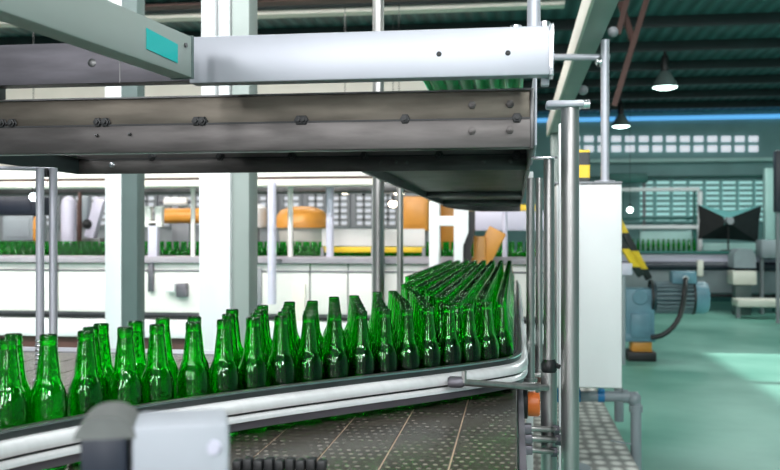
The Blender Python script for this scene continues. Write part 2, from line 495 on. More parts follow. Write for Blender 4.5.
# ------------------------------------------------------------------ guide rail path (inner top edge)
ZR = 1.274
DROP = EYE.z - ZR
def rp(x, y):
    d = F * DROP / (y - 235)
    p = P(x, y, d); p.z = ZR
    return p
raw = [rp(*q) for q in ((-150, 466), (-70, 445), (0, 429), (70, 416), (145, 403), (200, 395.3), (260, 387.3), (320, 380), (380, 373), (430, 367.3), (470, 362.3), (500, 358))]
raw += [Vector((.0 - .012, 2.455, ZR)), Vector((.003, 2.54, ZR)), Vector((.006, 2.68, ZR)), Vector((.006, 2.9, ZR)), Vector((.006, 3.6, ZR)), Vector((.006, 5, ZR)), Vector((.006, 6.55, ZR))]
def catmull(pts, n=8):
    out = []
    for i in range(len(pts) - 1):
        p0, p1, p2, p3 = pts[max(i - 1, 0)], pts[i], pts[i + 1], pts[min(i + 2, len(pts) - 1)]
        m1 = (p2 - p0) / max((p2 - p0).length, 1e-6) * (p2 - p1).length
        m2 = (p3 - p1) / max((p3 - p1).length, 1e-6) * (p2 - p1).length
        for k in range(n):
            t = k / n
            out.append(p1 * (2 * t**3 - 3 * t**2 + 1) + m1 * (t**3 - 2 * t**2 + t) + p2 * (-2 * t**3 + 3 * t**2) + m2 * (t**3 - t**2))
    out.append(pts[-1].copy())
    return out
path = catmull(raw)
pn = []
for i, p in enumerate(path):
    d = path[min(i + 1, len(path) - 1)] - path[max(i - 1, 0)]
    d.normalize()
    pn.append((p, Vector((d.y, -d.x, 0))))
rail = thing('guide_rail', path[40], 'curved bright aluminium guide rail holding back the front bottles', 'guide rail')
MB().sweep(pn, [(0, -.004), (.002, 0), (.010, 0), (.012, -.004), (.012, -.017), (0, -.017)]).build('wear_strip', 'steel_dark', rail)
MB().sweep(pn, [(.0122, -.001), (.0155, -.001), (.0155, -.005), (.0122, -.005)]).build('edge_bead', 'alu', rail)  # bright bead drawn in as the highlight along the top edge
MB().sweep(pn, [(.004, -.0172), (.018, -.0172), (.024, -.0200), (.0285, -.0255), (.0310, -.0325), (.0315, -.0385), (.030, -.0428), (.016, -.0435), (.016, -.0485), (.0245, -.0490), (.0285, -.0525), (.0305, -.0570), (.0305, -.0620), (.004, -.062)]).build('extrusion', 'alu_rail', rail)
MB().sweep(pn, [(.016, -.0440), (.0235, -.0440), (.0235, -.0482), (.016, -.0482)]).build('groove_seal', 'black', rail)  # black strip standing in for the shade inside the groove
MB().sweep(pn, [(.004, -.0622), (.024, -.0622), (.021, -.080), (.004, -.080)]).build('lower_skirt', 'steel_dull', rail)
# brackets under the rail
for px, py in ((455, 383),):
    pass

# ------------------------------------------------------------------ bottles
BH = .246
PROF = [(0, .007), (.016, .005), (.026, .0), (.0315, .003), (.0334, .011), (.0334, .126), (.0322, .137), (.0292, .147), (.0250, .156), (.0222, .163), (.0207, .172),
        (.0190, .190), (.0166, .211), (.0150, .226), (.0145, .2295), (.0154, .2310), (.0156, .2335), (.0150, .2360), (.0152, .2385), (.0154, .2425), (.0149, .2452), (.0136, .2462),
        (.0124, .2452), (.0119, .2420), (.0119, .228), (.0132, .210), (.0158, .190), (.0174, .172), (.0190, .164), (.0218, .157), (.0260, .148), (.0289, .138), (.0300, .126), (.0300, .016), (.026, .010), (.012, .0115), (0, .0125)]
proto_me = MB().lathe(PROF, (0, 0, 0), 'Z', 24).build('beer_bottle', 'glass', None, (0, 0, 0), 50)
BME = proto_me.data
bpy.data.objects.remove(proto_me)

poly = np.array([(p.x, p.y) for p, _ in pn])
pnorm = np.array([(q.x, q.y) for _, q in pn])
def rail_sd(q):
    """signed distance behind the rail's inner edge (positive on the bottles' side)"""
    dd = np.hypot(poly[:, 0] - q[0], poly[:, 1] - q[1]); i = int(dd.argmin())
    return -float((q - poly[i]) @ pnorm[i]), i
RB = .0338
def front(px):
    d0 = 1.2
    while d0 < 3.2:
        p = P(px, 235, d0); s, _ = rail_sd(np.array((p.x, p.y)))
        if s >= RB: return np.array((p.x, p.y))
        d0 += .002
cols = [(8, 334, 16, 330, 2), (48, 333, 0, 0, 1), (86, 327, 97, 322, 3), (125, 324, 135, 318.5, 2), (157, 324, 164, 317, 2), (193, 320, 193, 315, 2), (224, 318, 234, 308, 3),
        (253, 318, 264, 305.5, 4), (281, 316, 290, 302, 5), (309, 314, 312, 301, 5), (335, 314, 334, 298, 6), (361, 313, 354, 297, 6), (385, 311, 377, 293, 7), (406.5, 308, 396, 291, 8), (428, 306, 407, 287, 9)]
cols += [(449, 305, 0, 0, 1), (468.5, 304, 0, 0, 1), (486.5, 302.5, 0, 0, 1), (501.5, 301, 0, 0, 1)]
def top_pt(x, y):
    p = P(x, y, F * .18 / (y - 235)); return np.array((p.x, p.y))
pts, ids = [], []
for ci, (fx, fy, bx, by, nn) in enumerate(cols):
    f = front(fx)
    pts.append(f); ids.append(('front', ci, 0))
    if nn > 1:
        v = top_pt(bx, by) - top_pt(fx, fy)
        sp = max(np.hypot(*v) / (nn - 1), .0685)
        v = v / np.hypot(*v)
        for j in range(1, nn):
            pts.append(f + v * sp * j); ids.append(('col', ci, j))
exp = np.array(pts)
corner = top_pt(406.5, 287)
nfile = {}
for kf in range(8):
    X = -.037 - kf * .0602
    Y = 2.2 + (.041 if kf % 2 else 0)
    while Y < 6.45:
        q = np.array((X, Y))
        s, _ = rail_sd(q)
        lim = -.47 if Y > 4.0 else corner[0] + (-.47 - corner[0]) * (Y - corner[1]) / (4.0 - corner[1])
        if s >= RB * .9 and X >= lim - .01 and np.hypot(*(exp - q).T).min() > .062:
            # behind the front row only
            nfile[kf] = nfile.get(kf, 0) + 1
            pts.append(q); ids.append(('file', kf, nfile[kf]))
        Y += .082
B = np.array(pts)
n_exp = len(exp)
isfront = np.array([i[0] == 'front' for i in ids])
for it in range(60):
    dx = B[:, None, :] - B[None, :, :]
    dd = np.sqrt((dx ** 2).sum(-1)) + np.eye(len(B)) * 9
    ov = np.clip(.0675 - dd, 0, None)
    push = (dx / dd[..., None] * ov[..., None] * .45).sum(1)
    push[isfront] *= .15
    B = B + push
    for i in range(len(B)):
        s, j = rail_sd(B[i])
        if s < RB: B[i] -= pnorm[j] * (RB - s)
# drop what still overlaps
keep = []
for i in range(len(B)):
    if all(np.hypot(*(B[i] - B[j])) > .0668 for j in keep): keep.append(i)
print('bottles', len(B), 'kept', len(keep))
depth = {i: float(B[i] @ np.array((FWD.x, FWD.y))) for i in keep}
order = sorted(keep, key=lambda i: depth[i])
NI = 300
rank = {}
cnt = {}
for i in sorted(keep, key=lambda i: ids[i][2]):
    kd, a_, j_ = ids[i]
    if kd == 'file':
        cnt[a_] = cnt.get(a_, 0) + 1; rank[i] = cnt[a_]
    elif kd == 'col':
        cnt[('c', a_)] = cnt.get(('c', a_), 0) + 1; rank[i] = cnt[('c', a_)]
for i in order[:NI]:
    kd, ci, j = ids[i]
    o = bpy.data.objects.new('beer_bottle', BME); COL.objects.link(o)
    o.location = (B[i][0], B[i][1], ZB + .0005)
    o.rotation_euler = (0, 0, random.uniform(0, 6.28))
    if kd == 'front': lab = 'uncapped green glass bottle touching the curved front rail, %s from the left' % nth(ci + 1)
    elif kd == 'col': lab = 'empty green bottle %s behind the front-rail bottle that is %s from the left' % (nth(rank[i]), nth(ci + 1))
    else: lab = 'empty green bottle in the receding file %s from the right, %s from the front' % (nth(ci + 1), nth(rank[i]))
    tag(o, lab, 'bottle', 'green bottles crowded on the conveyor')
rest = order[NI:]
if rest:
    mb = MB()
    for i in rest: mb.lathe([q for q in PROF], (B[i][0], B[i][1], ZB + .0005), 'Z', 12)
    o = mb.build('beer_bottles', 'glass', None, None, 50)
    tag(o, 'mass of green bottles at the far end of the conveyor under the hood', 'bottles', None, 'stuff')

# ------------------------------------------------------------------ hood over the conveyor
YH, YR = 2.15, 2.85
zt, zm, zb = at(300, 95, YH).z, at(300, 122, YH).z, at(300, 150, YH).z
HX0, HX1 = at(77, 170, YR).x, .036
hood = thing('conveyor_hood', ((HX0 + HX1) / 2, 2.5, zb), 'dark stainless hood of bolted plates hanging over the conveyor', 'hood')
MB().box(HX0, HX1, YH + .004, YH + .016, zm + .0015, zt, .001).build('upper_fascia', 'steel_u', hood)
MB().box(HX0, HX1, YH, YH + .012, zb, zm - .0015, .001).build('lower_fascia', 'steel_h', hood)
MB().box(HX0, HX1, YH - .004, YH + .03, zt, zt + .004).build('top_flange', 'steel_dark', hood)
MB().box(HX0, HX1, YH + .012, YH + .045, zb - .001, zb + .004, .001).build('bottom_flange', 'steel_dark', hood)
MB().box(HX0, HX1, YH - .0015, YH + .003, zm - .0022, zm + .0022).build('seam_strip', 'black', hood)
zr0, zrm, zr1 = at(300, 172, YR).z, at(300, 157, YR).z, at(300, 140, YR).z
MB().box(HX0, HX1, YR + .004, YR + .016, zrm + .0015, zr1 + .01, .001).build('rear_upper_fascia', 'steel_h', hood)
MB().box(HX0, HX1, YR, YR + .012, zr0, zrm - .0015, .001).build('rear_lower_fascia', 'steel_h', hood)
MB().box(HX0, HX1, YR - .0015, YR + .003, zrm - .002, zrm + .002).build('seam_strip', 'black', hood)
MB().box(HX0 - .004, HX0 + .008, YH + .045, YR - .002, zr0, zr0 + .055, .001).build('side_plate', 'purlin', hood)
MB().box(HX0 - .004, HX0 + .03, YH + .045, YR - .002, zr0 + .056, zr0 + .060).build('side_flange', 'alu', hood)  # bright metal standing in for the strip of light above the plate
MB().box(HX1, HX1 + .008, YH - .002, YR + .014, zb - .004, zt + .004, .001).build('side_plate', 'steel_dark', hood)
MB().box(-1.0, HX1, YH + .02, YR, zt - .012, zt - .004).build('roof_sheet', 'steel_dark', hood)
# bolts along the seams
def bolt(p, r=.0085, m='black'):
    return MB().lathe([(0, -.014), (r * .55, -.0135), (r * .6, -.008), (r, -.0075), (r, -.001), (r * 1.25, 0), (r * 1.25, .002), (0, .002)], p, 'Y', 6).build('bolt', m, hood)
for x in (2, 12, 98, 105.5, 196.5, 202.5, 299, 303.5, 405, 517):
    p = at(x, 123.5 - x * .011, YH); bolt(p, .0105) 
for x in (152, 220, 292, 364.5, 439, 517):
    p = at(x, 157.5 - x * .005, YR); bolt(p, .0125)
for x, y in ((472, 105), (510, 104), (472, 131), (510, 130)):
    bolt(at(x, y, YH), .008, 'steel_h')
for x, y in ((112, 149), (112, 165), (395, 162), (406, 162), (484, 161), (511, 161), (380, 162)):
    bolt(at(x, y, YR), .008, 'alu' if x < 200 else 'steel_h')
for x, y in ((97, 135.5), (130, 134.5)):
    bolt(at(x, y, YH), .004, 'steel_dark')  # small dark heads standing in for holes in the plate
# long canopy over the straight run
MB().box(-.48, HX1, YR + .016, 6.1, zr0 + .030, zr0 + .036).build('canopy_sheet', 'steel_h', hood)
MB().box(-.49, -.478, YR + .016, 6.1, zr0 - .002, zr0 + .07).build('canopy_side', 'steel_dark', hood)
MB().box(HX1, HX1 + .01, YR + .016, 6.1, zr0 - .002, zr0 + .07).build('canopy_side', 'steel_dark', hood)
for Y, dz in ((4.9, .004), (6.0, -.012)):
    MB().box(-.478, HX1, Y, Y + .04, zr0 + dz, zr0 + .030, .002).build('cross_channel', 'steel_dark' if Y > 4.5 else 'steel_h', hood)
e = []
for i in range(13):
    t = i / 12
    e.append(Vector((-.478 + t * (HX1 + .478), 6.06, zr0 - .012 - .035 * min(1, t * 2) ** .6)))
MB().prism([Vector((-.478, 6.06, zr0 + .03))] + e + [Vector((HX1, 6.06, zr0 + .03))], (0, .02, 0)).build('end_plate', 'steel_dark', hood)
# bright edge bracket on the right end
MB().box(HX1 + .009, HX1 + .016, YH + .02, 2.78, zb + .005, zt + .06, .002).build('edge_bracket', 'alu_white', hood)

# bright cross beam in front of the hood
YW = 1.98
xa, xb = at(189, 54, YW).x, at(552, 54, YW).x
zw0, zw1 = at(370, 79, YW).z, at(370, 31, YW).z
beam = thing('cross_beam', (xa, YW, zw0), 'bright white aluminium cross beam in front of the hood top', 'beam')
MB().box(xa, xb, YW, YW + .045, zw0, zw1, .004).build('extrusion', 'alu_white', beam)
for x, y in ((439, 54), (508, 53)):
    p = at(x, y, YW); MB().lathe([(0, -.0012), (.0045, -.0012), (.006, -.0004), (.006, .002), (0, .002)], p, 'Y', 16).build('hole', 'black', beam)
MB().box(xb - .006, xb + .004, YW - .003, YW + .05, zw0 - .002, zw1 + .004, .002).build('end_cap', 'alu', beam)
p = at(545, 26, YW); MB().cyl(Vector((p.x, YW + .02, zw1)), Vector((p.x, YW + .02, zw1 + .012)), .012).build('knob', 'alu', beam)
p = at(516, 27, YW); MB().cyl(Vector((p.x, YW + .02, zw1)), Vector((p.x, YW + .02, zw1 + .006)), .012).build('knob', 'alu', beam)
MB().box(xb - .022, xb - .004, YW + .046, YW + .075, zt - .01, zw1 - .02, .003).build('hanger', 'alu_white', beam)
MB().box(xa + .02, xa + .06, YW + .046, YW + .075, zw0 + .01, zw1 - .01, .003).build('hanger', 'steel_dull', beam)
p = at(534, 20, YW)
pole('beam_tube', Vector((p.x, YW + .022, zw1)), Vector((p.x, YW + .022, 2.75)), .0145, 'alu_white', 'pale steel tube rising from the right end of the white beam', 'tube')

# cream beam running towards the camera from the left
dirb = (FWD + RGT * ((640 - 390) / F)); dirb.normalize()
side = Vector((dirb.y, -dirb.x, 0))
zc0, zc1 = P(188, 79, 1.97).z, P(188, 38, 1.97).z
c1 = P(192, 60, 1.955); c1.z = (zc0 + zc1) / 2
c0 = c1 - dirb * 1.45
cb = thing('side_beam', c1, 'grey green square tube beam with teal sticker, top left corner', 'beam')
w2 = .025
MB().obox((c0 + c1) / 2 - side * w2, side * w2, dirb * ((c1 - c0).length / 2), UP * ((zc1 - zc0) / 2), .004).build('tube', 'cream', cb)
pe = c1 + dirb * .002
MB().obox(pe - side * w2, side * (w2 + .002), dirb * .004, UP * ((zc1 - zc0) / 2 + .002), .001).build('end_cap', 'green_grey', cb)
# sticker corners along the beam
def on_beam(px, frac):
    u = (px - 390) / F; dr = FWD + RGT * u
    # intersect with the beam's right face (vertical plane through c1 along dirb)
    A = np.array([[dr.x, -dirb.x], [dr.y, -dirb.y]]); s = np.linalg.solve(A, np.array((c1.x, c1.y)))
    q = Vector((dr.x * s[0], dr.y * s[0], zc0 + frac * (zc1 - zc0))); return q
q = [on_beam(146, .28), on_beam(177, .22), on_beam(177, .66), on_beam(146, .74)]
MB().prism([v + side * .0005 for v in q], side * .0015).build('sticker', 'teal_sticker', cb)
pb_ = on_beam(185, .72)
MB().cyl(pb_, pb_ + side * .004, .005).build('screw', 'steel_dark', cb)

# stainless channel behind it, top left
YC = 2.06
xc0, xc1 = -1.75, at(230, 60, YC).x
zq0, zq1 = at(100, 83, YC).z, at(100, 42, YC).z
ch = thing('steel_channel', (xc0, YC, zq0), 'scratched stainless channel behind the grey green beam, top left', 'beam')
MB().box(xc0, xc1, YC, YC + .006, zq0, zq1, .001).build('web', 'steel_ch', ch)
MB().box(xc0, xc1, YC + .006, YC + .05, zq0, zq0 + .005).build('lower_flange', 'steel_dark', ch)
MB().box(xc0, xc1, YC + .006, YC + .05, zq1 - .005, zq1).build('upper_flange', 'steel_dark', ch)
p = at(92, 63, YC); MB().lathe([(0, -.002), (.008, -.002), (.0105, -.0005), (.0105, .002), (0, .002)], p, 'Y', 20).build('bolt', 'steel_dark', ch)  # dark disc standing in for the hole in the web
MB().box(-1.36, -1.31, YC + .051, YH + .03, zt + .005, zq1, .003).build('hanger', 'steel_dark', ch)
p = at(120, 60, YC); MB().box(p.x - .001, p.x + .001, YC - .0008, YC + .001, zq0, zq1).build('joint', 'steel_dark', ch)

# green corrugated sheet above the hood
YG0, YG1 = 2.5, 4.6
zg = at(470, 72, YG0).z
g0, g1 = at(418, 80, YG0).x, at(524, 80, YG0).x
mb = MB()
nw = 56
top = []
prof = []
for i in range(nw + 1):
    t = i / nw
    prof.append((g0 + (g1 - g0) * t, .014 * math.sin(t * 2 * PI * 7)))
vt = [[mb.bm.verts.new((x, Y, zg + z + dz)) for x, z in prof] for Y, dz in ((YG0, 0), (YG1, 0), (YG1, .004), (YG0, .004))]
for r in range(4):
    A, Bv = vt[r], vt[(r + 1) % 4]
    for i in range(nw): mb.bm.faces.new((A[i], A[i + 1], Bv[i + 1], Bv[i]))
M['green_sheet'] = mat('green_plastic_sheet', (.06, .66, .24), .4, 0, .25, 5)
M['green_sheet'].node_tree.nodes['Principled BSDF'].inputs['Transmission Weight'].default_value = .75
gs = mb.build('green_plastic_sheet', 'green_sheet'); tag(gs, 'ribbed green plastic sheet lying above the hood under the white beam', 'plastic sheet')
# hangers that hold the sheet on the hood
for Y in (YR + .2, YG1 - .1):
    for x in (g0 + .02, -.03): MB().box(x, x + .02, Y, Y + .02, (zr1 + .012) if Y < YR else zr0 + .037, zg - .015).build('prop', 'green_sheet', gs)

zwk = .40
# ------------------------------------------------------------------ poles and rods
def vpole(px, d, ytop, zbot, wpx, m, label, name='support_pole', **kw):
    p = P(px, ytop, d); r = wpx / F * d / 2
    return pole(name, Vector((p.x, p.y, zbot)), p, r, m, label, **kw)

big = vpole(570, 2.32, 108, 0, 18, 'steel', 'thick stainless pole with a clamp plate on top, nearest the white cabinet', clamps=((0, .012, .05),))
p = P(570, 106, 2.32)
MB().box(p.x - .062, p.x + .035, p.y - .03, p.y + .03, p.z - .006, p.z + .012, .006).build('clamp_plate', 'alu_white', big)
MB().cyl(p + Vector((.03, 0, .004)), p + Vector((.05, 0, .004)), .012).build('clamp_bolt', 'alu', big)
kp = vpole(549, 2.42, 158, 0, 10.5, 'steel', 'slim stainless pole carrying a black clamp knob beside the conveyor end', clamps=((0, .012, .04),))
p = P(549, 372, 2.42)
MB().tube([Vector((p.x, p.y, .7)), p], .0215, 20).build('sleeve', 'steel', kp)
MB().lathe([(0, .0), (.018, 0), (.021, .006), (.021, .022), (.016, .034), (0, .038)], p, 'Z', 20).build('knob', 'black', kp)
MB().bar(p + Vector((.0, 0, .028)), p + Vector((.03, -.004, .014)), .014, .012, .003).build('knob_lever', 'black', kp)
p = P(545, 158.5, 2.42)
MB().box(p.x - .038, p.x + .032, p.y - .02, p.y + .02, p.z - .002, p.z + .004, .001).build('top_plate', 'alu', kp)
MB().cyl(p + Vector((-.03, 0, .0)), p + Vector((-.03, 0, .02)), .006).build('plate_bolt', 'alu', kp)
pD = vpole(530.5, 2.95, 178, 1.121, 8.5, 'steel', 'thin steel post at the right edge of the hood, left of a pair', clamps=((1.121, .01, .022),))
pC = vpole(539, 3.15, 178, 1.121, 7, 'steel', 'thin darker steel post at the right edge of the hood, right of a pair', clamps=((1.121, .01, .022),))
for o_ in (pD, pC): MB().box(.0225, o_.location.x + .02, o_.location.y - .02, o_.location.y + .02, 1.105, 1.12, .002).build('foot_bracket', 'steel', o_)
wp = thing('white_post', P(523.5, 350, 3.75), 'flat white post between the bottles and the steel posts', 'post')
p = P(523.5, 172, 3.75); BASE[wp.name].z = 0; wp.location.z = 0
MB().box(.047, .075, p.y - .02, p.y + .02, zwk + .001, p.z, .003).build('post_bar', 'white', wp)
pp = thing('frame_post', P(565, 112, 3.4), 'narrow white upright just behind the thick stainless pole', 'post')
p = P(564, 115, 3.4); BASE[pp.name].z = 0; pp.location.z = 0
MB().box(p.x - .02, p.x + .02, p.y - .02, p.y + .02, zwk + .001, 2.02, .003).build('post_bar', 'white', pp)

tall = vpole(378.3, 3.95, -60, 0, 11.5, 'steel', 'tall stainless pole standing behind the bottles, rising above the hood', clamps=((0, .012, .05),))
vpole(400, 6.2, 183, 0, 6.5, 'steel', 'slim grey post behind the bottles with a warm lamp above', clamps=((0, .012, .05),))
# two hanging tubes, far left of the table
for px, d, lab, xb_ in ((40, 2.60, 'left one of two pale tubes descending to the table at far left', 40), (53.3, 2.63, 'right one of two pale tubes descending to the table at far left', 53.5)):
    p = P(px, 168, d); 
    t = thing('hanging_tube', Vector((p.x, p.y, ZB)), lab, 'tube', 'pair of pale tubes at the left')
    MB().tube([Vector((p.x, p.y, ZB)), Vector((p.x, p.y, ZB + .2)), p], .0118, 16).build('tube', 'alu_white', t)
    rb = MB()
    for q in range(9): rb.lathe([(.0119, 0), (.0138, .003), (.0138, .006), (.0119, .009)], (p.x, p.y, ZB + .012 + q * .013), 'Z', 16)
    rb.build('thread', 'alu', t)
    MB().lathe([(0, .001), (.02, .001), (.02, .008), (.016, .012), (0, .012)], (p.x, p.y, ZB), 'Z', 16).build('foot', 'alu', t)
p0, p1 = P(-60, 168, 2.57), P(52, 171, 2.57)
r_ = thing('top_rail', p0, 'white rail joining the tops of the two pale tubes', 'rail')
MB().bar(P(-60, 166.5, 2.60), P(56, 169.5, 2.64), .02, .011, .004).build('rail_bar', 'alu_white', r_)
MB().box(*(lambda p: (p.x - .007, p.x + .007, p.y - .012, p.y + .012, p.z - .015, p.z + .012))(P(46.5, 172, 2.63)), .003).build('clamp', 'steel_dark', r_)

# rail support rod with clamps (front right)
rod0, rod1 = P(456, 382, 2.195), P(547, 388, 2.38)
sr = thing('rail_support', rod0, 'horizontal steel rod clamping the guide rail to the knobbed pole', 'bracket')
MB().tube([rod0 + Vector((-.004, -.0, 0)), rod1], .0085, 16).build('rod', 'steel', sr)
MB().lathe([(0, -.02), (.010, -.02), (.014, -.014), (.014, .014), (.010, .02), (0, .02)], rod0, 'X', 20).build('clamp_head', 'steel_dull', sr)
MB().cyl(rod0 + Vector((.02, -.006, 0)), rod0 + Vector((.02, -.006, .028)), .006).build('set_screw', 'steel', sr)
MB().cyl(rod1 + Vector((-.03, 0, 0)), rod1 + Vector((-.022, 0, 0)), .013).build('collar', 'steel', sr)
# lower cross rods bundle between conveyor and pole
for q, (x0, y0, x1, y1, r) in enumerate(((520, 428, 560, 430, .008), (521, 438, 562, 440, .009), (521, 449, 558, 452, .008))):
    a, b = P(x0, y0, 2.36), P(x1, y1, 2.385)
    t = thing('cross_rod', a, ('short steel rod joining conveyor and poles, %s of three' % ('top', 'middle', 'lowest')[q]), 'rod', 'rods joining conveyor and poles')
    MB().tube([a, b], r, 14).build('rod', 'steel', t)
    MB().lathe([(0, -.008), (r * 1.7, -.008), (r * 1.7, .008), (0, .008)], b + Vector((-.01, 0, 0)), 'X', 6).build('nut', 'steel_dull', t)
    MB().box(a.x - .002, a.x + .03, a.y - .014, a.y + .014, a.z - .012, a.z + .012, .003).build('block', 'steel_dull', t)
# orange shaft cap with its black hub
p = P(521, 403.5, 3.0)
oc = thing('shaft_cap', p, 'bright orange cylinder cap on a black hub beside the conveyor', 'shaft cap')
p.x = .0255
MB().lathe([(0, -.002), (.048, -.002), (.05, .002), (.05, .014), (.044, .017), (0, .017)], p, 'X', 28).build('hub', 'black', oc)
MB().lathe([(0, .0172), (.041, .0172), (.041, .050), (.037, .056), (0, .056)], p, 'X', 28).build('cap', 'orange', oc)

# upper right thin pole and rail
zwk = .40
# ------------------------------------------------------------------ white cabinet
d = 4.5
cA, cB = P(556, 388, d), P(621.5, 184, d)
Yc = cA.y
cab = thing('control_cabinet', (cA.x, Yc, cA.z), 'tall white control cabinet behind the thick stainless pole', 'cabinet')
MB().box(cA.x, cB.x, Yc + .02, Yc + .25, cA.z, cB.z, .006).build('body', 'white_warm', cab)
MB().box(cA.x + .004, cB.x - .004, Yc, Yc + .018, cA.z + .006, cB.z - .006, .006).build('door', 'white', cab)
MB().box(cA.x - .006, cB.x + .0, Yc + .01, Yc + .25, cB.z, cB.z + .012, .003).build('top_lip', 'grey', cab)
MB().cyl((cA.x + .08, Yc + .12, zwk), (cA.x + .08, Yc + .12, cA.z), .03).build('stand', 'pvc', cab)
MB().lathe([(0, zwk), (.10, zwk), (.10, zwk + .015), (.03, zwk + .02), (0, zwk + .02)], (cA.x + .08, Yc + .12, 0), 'Z', 20).build('foot', 'pvc', cab)
pt = P(605, 40, d + .12); pbm = P(605, 183, d + .12)
tp = pole('signal_pole', Vector((pt.x, pt.y, cB.z + .012)), pt, .0215, 'alu_white', 'thin white pole standing on top of the white cabinet', clamps=((cB.z + .012, .012, .05),))
pr0, pr1 = P(540, 56, d + .13), P(606, 56, d + .13)
hr = thing('signal_rail', pr1, 'thin white horizontal rail meeting the pole above the white cabinet', 'rail')
MB().tube([pr0 + Vector((0, .035, 0)), pr1 + Vector((.02, .035, 0))], .017, 14).build('rail_tube', 'alu_white', hr)
MB().sphere(P(600, 62, d + .13), .025).build('clamp', 'alu', hr)
MB().sphere(P(613, 32, d + .16), .028).build('knob', 'grey', tp)

# diagonal overhead beam
ob = thing('overhead_beam', (.38, 9, 2.62), 'long cream overhead beam receding above the white cabinet', 'beam')
MB().box(.335, .44, 2.0, 9.2, 2.60, 2.72, .003).build('channel', 'cream', ob)
MB().box(.318, .334, 2.0, 9.2, 2.59, 2.73, .002).build('flange', 'ivory', ob)
for px, py, Y in ((586, 88, 6.4),):
    MB().sphere(Vector((.47, Y, 2.61)), .035).build('bolt', 'grey', ob)
# upright carrying it, at its far end
up = thing('beam_upright', (.38, 9.0, 0), 'steel upright under the far end of the cream overhead beam', 'post')
MB().box(.35, .42, 8.95, 9.02, 0, 2.598, .004).build('post_bar', 'cream', up)

p = at(584, 183, Yc + .28)
MB().box(p.x - .035, p.x + .03, Yc + .255, Yc + .31, cA.z + .2, at(584, 150, Yc + .28).z, .006).build('marker_post', 'stripes_fine', cab)

# ------------------------------------------------------------------ walkway and pipes
zwk = .40
wk = thing('walkway', (.36, 4.6, 0), 'raised diamond plate walkway beside the conveyor', 'walkway')
MB().box(.045, .63, 2.7, 7.4, zwk - .03, zwk, .003).build('tread_plate', 'tread', wk)
MB().box(.61, .635, 2.7, 7.4, zwk - .10, zwk - .03, .003).build('edge_beam', 'steel_dull', wk)
MB().box(.045, .07, 2.7, 7.4, zwk - .10, zwk - .03, .003).build('edge_beam', 'steel_dull', wk)
for x in (.09, .59):
    for y in (2.8, 5.0, 7.3):
        if (x, y) == (.59, 5.0): continue
        MB().box(x - .025, x + .025, y - .025, y + .025, 0, zwk - .03, .003).build('leg', 'steel_dull', wk)

dp = 5.05
a, b = P(540, 396.5, dp), P(636, 396.5, dp)
pipe = thing('pvc_pipe', (b.x, b.y, 0), 'grey pipe with blue valves turning down to the floor beside the walkway', 'pipe')
el = [Vector((a.x, a.y, a.z)), Vector((b.x - .05, b.y, b.z))]
for i in range(1, 7):
    t = i / 6 * PI / 2
    el.append(Vector((b.x - .05 + .05 * math.sin(t), b.y, b.z - .05 + .05 * math.cos(t))))
el.append(Vector((b.x, b.y, 0)))
MB().tube(el, .030, 20).build('tube', 'pvc', pipe)
MB().tube([Vector((b.x - .075, b.y, b.z)), Vector((b.x - .045, b.y, b.z))], .038, 20).build('coupling', 'pvc', pipe)
MB().tube([Vector((b.x, b.y, b.z - .085)), Vector((b.x, b.y, b.z - .05))], .038, 20).build('coupling', 'pvc', pipe)
MB().sphere(Vector((b.x - .012, b.y, b.z - .012)), .041).build('elbow', 'pvc', pipe)
for x in (556, 577, 601):
    p = P(x, 396, dp)
    v = MB().tube([p + Vector((-.018, 0, 0)), p + Vector((.018, 0, 0))], .035, 16).build('valve', 'blue', pipe)
    MB().box(p.x - .016, p.x + .016, p.y - .05, p.y + .01, p.z + .03, p.z + .045, .004).cyl(p, p + UP * .04, .012).build('valve_handle', 'blue', v)
a, b = P(545, 386, dp - .12), P(598, 386, dp - .12)
MB().tube([a + Vector((0, .14, .0)), b + Vector((0, .14, 0))], .026, 16).build('upper_tube', 'pvc', pipe)
MB().box(.66, .72, 5.02, 5.08, .0, .02).build('floor_flange', 'pvc', pipe) if False else None
# thin hook on the pipe
p = P(632, 444, dp)
MB().tube([p + Vector((.0, -.01, 0)), p + Vector((-.06, -.02, .012)), p + Vector((-.12, -.02, .02))], .004, 10).build('clip', 'pvc', pipe)
# second pipe upright behind it
p = P(619, 400, 5.8)
pole('pipe_upright', Vector((p.x, p.y, zwk + .001)), Vector((p.x, p.y, P(612, 388, 5.8).z)), .03, 'pvc', 'short grey pipe upright behind the corner pipe, below the cabinet', 'pipe')

# ------------------------------------------------------------------ drive motor by the cabinet
dm = 11.6
gx0, gx1 = P(624, 300, dm), P(652, 300, dm)
Ym = gx0.y
zf = lambda y: P(640, y, dm).z
gm = thing('gear_motor', (gx0.x + .18, Ym, 0), 'blue grey gear motor with cooling fins right of the white cabinet', 'motor')
MB().box(gx0.x, gx1.x, Ym - .18, Ym + .2, zf(338), zf(288), .015).box(gx0.x + .06, gx1.x - .06, Ym - .22, Ym, zf(336), zf(312), .02).build('gearbox', 'bluegrey', gm)
MB().box(gx0.x - .02, gx1.x + .01, Ym - .2, Ym + .2, zf(340), zf(332), .015).build('base_flange', 'bluegrey', gm)
MB().lathe([(0, -.20), (.09, -.20), (.10, -.19), (.10, .06), (0, .06)], (gx0.x + .18, Ym, zf(296)), 'Y', 28).build('output_flange', 'bluegrey', gm)
mc = P(675, 297, dm); mc.y = Ym
L0, L1, L2 = P(653, 297, dm).x, P(692, 297, dm).x, P(705, 297, dm).x
MB().tube([(L0 - .04, Ym, mc.z), (L1, Ym, mc.z)], .165, 28).build('motor_body', 'fin_dark', gm)
fins = MB()
for q in range(22):
    t = 2 * PI * q / 22
    c = Vector((0, math.cos(t), math.sin(t)))
    fins.obox(Vector(((L0 + L1) / 2, Ym, mc.z)) + c * .178, Vector(((L1 - L0) / 2 - .02, 0, 0)), c * .03, Vector((0, -c.z, c.y)) * .007)
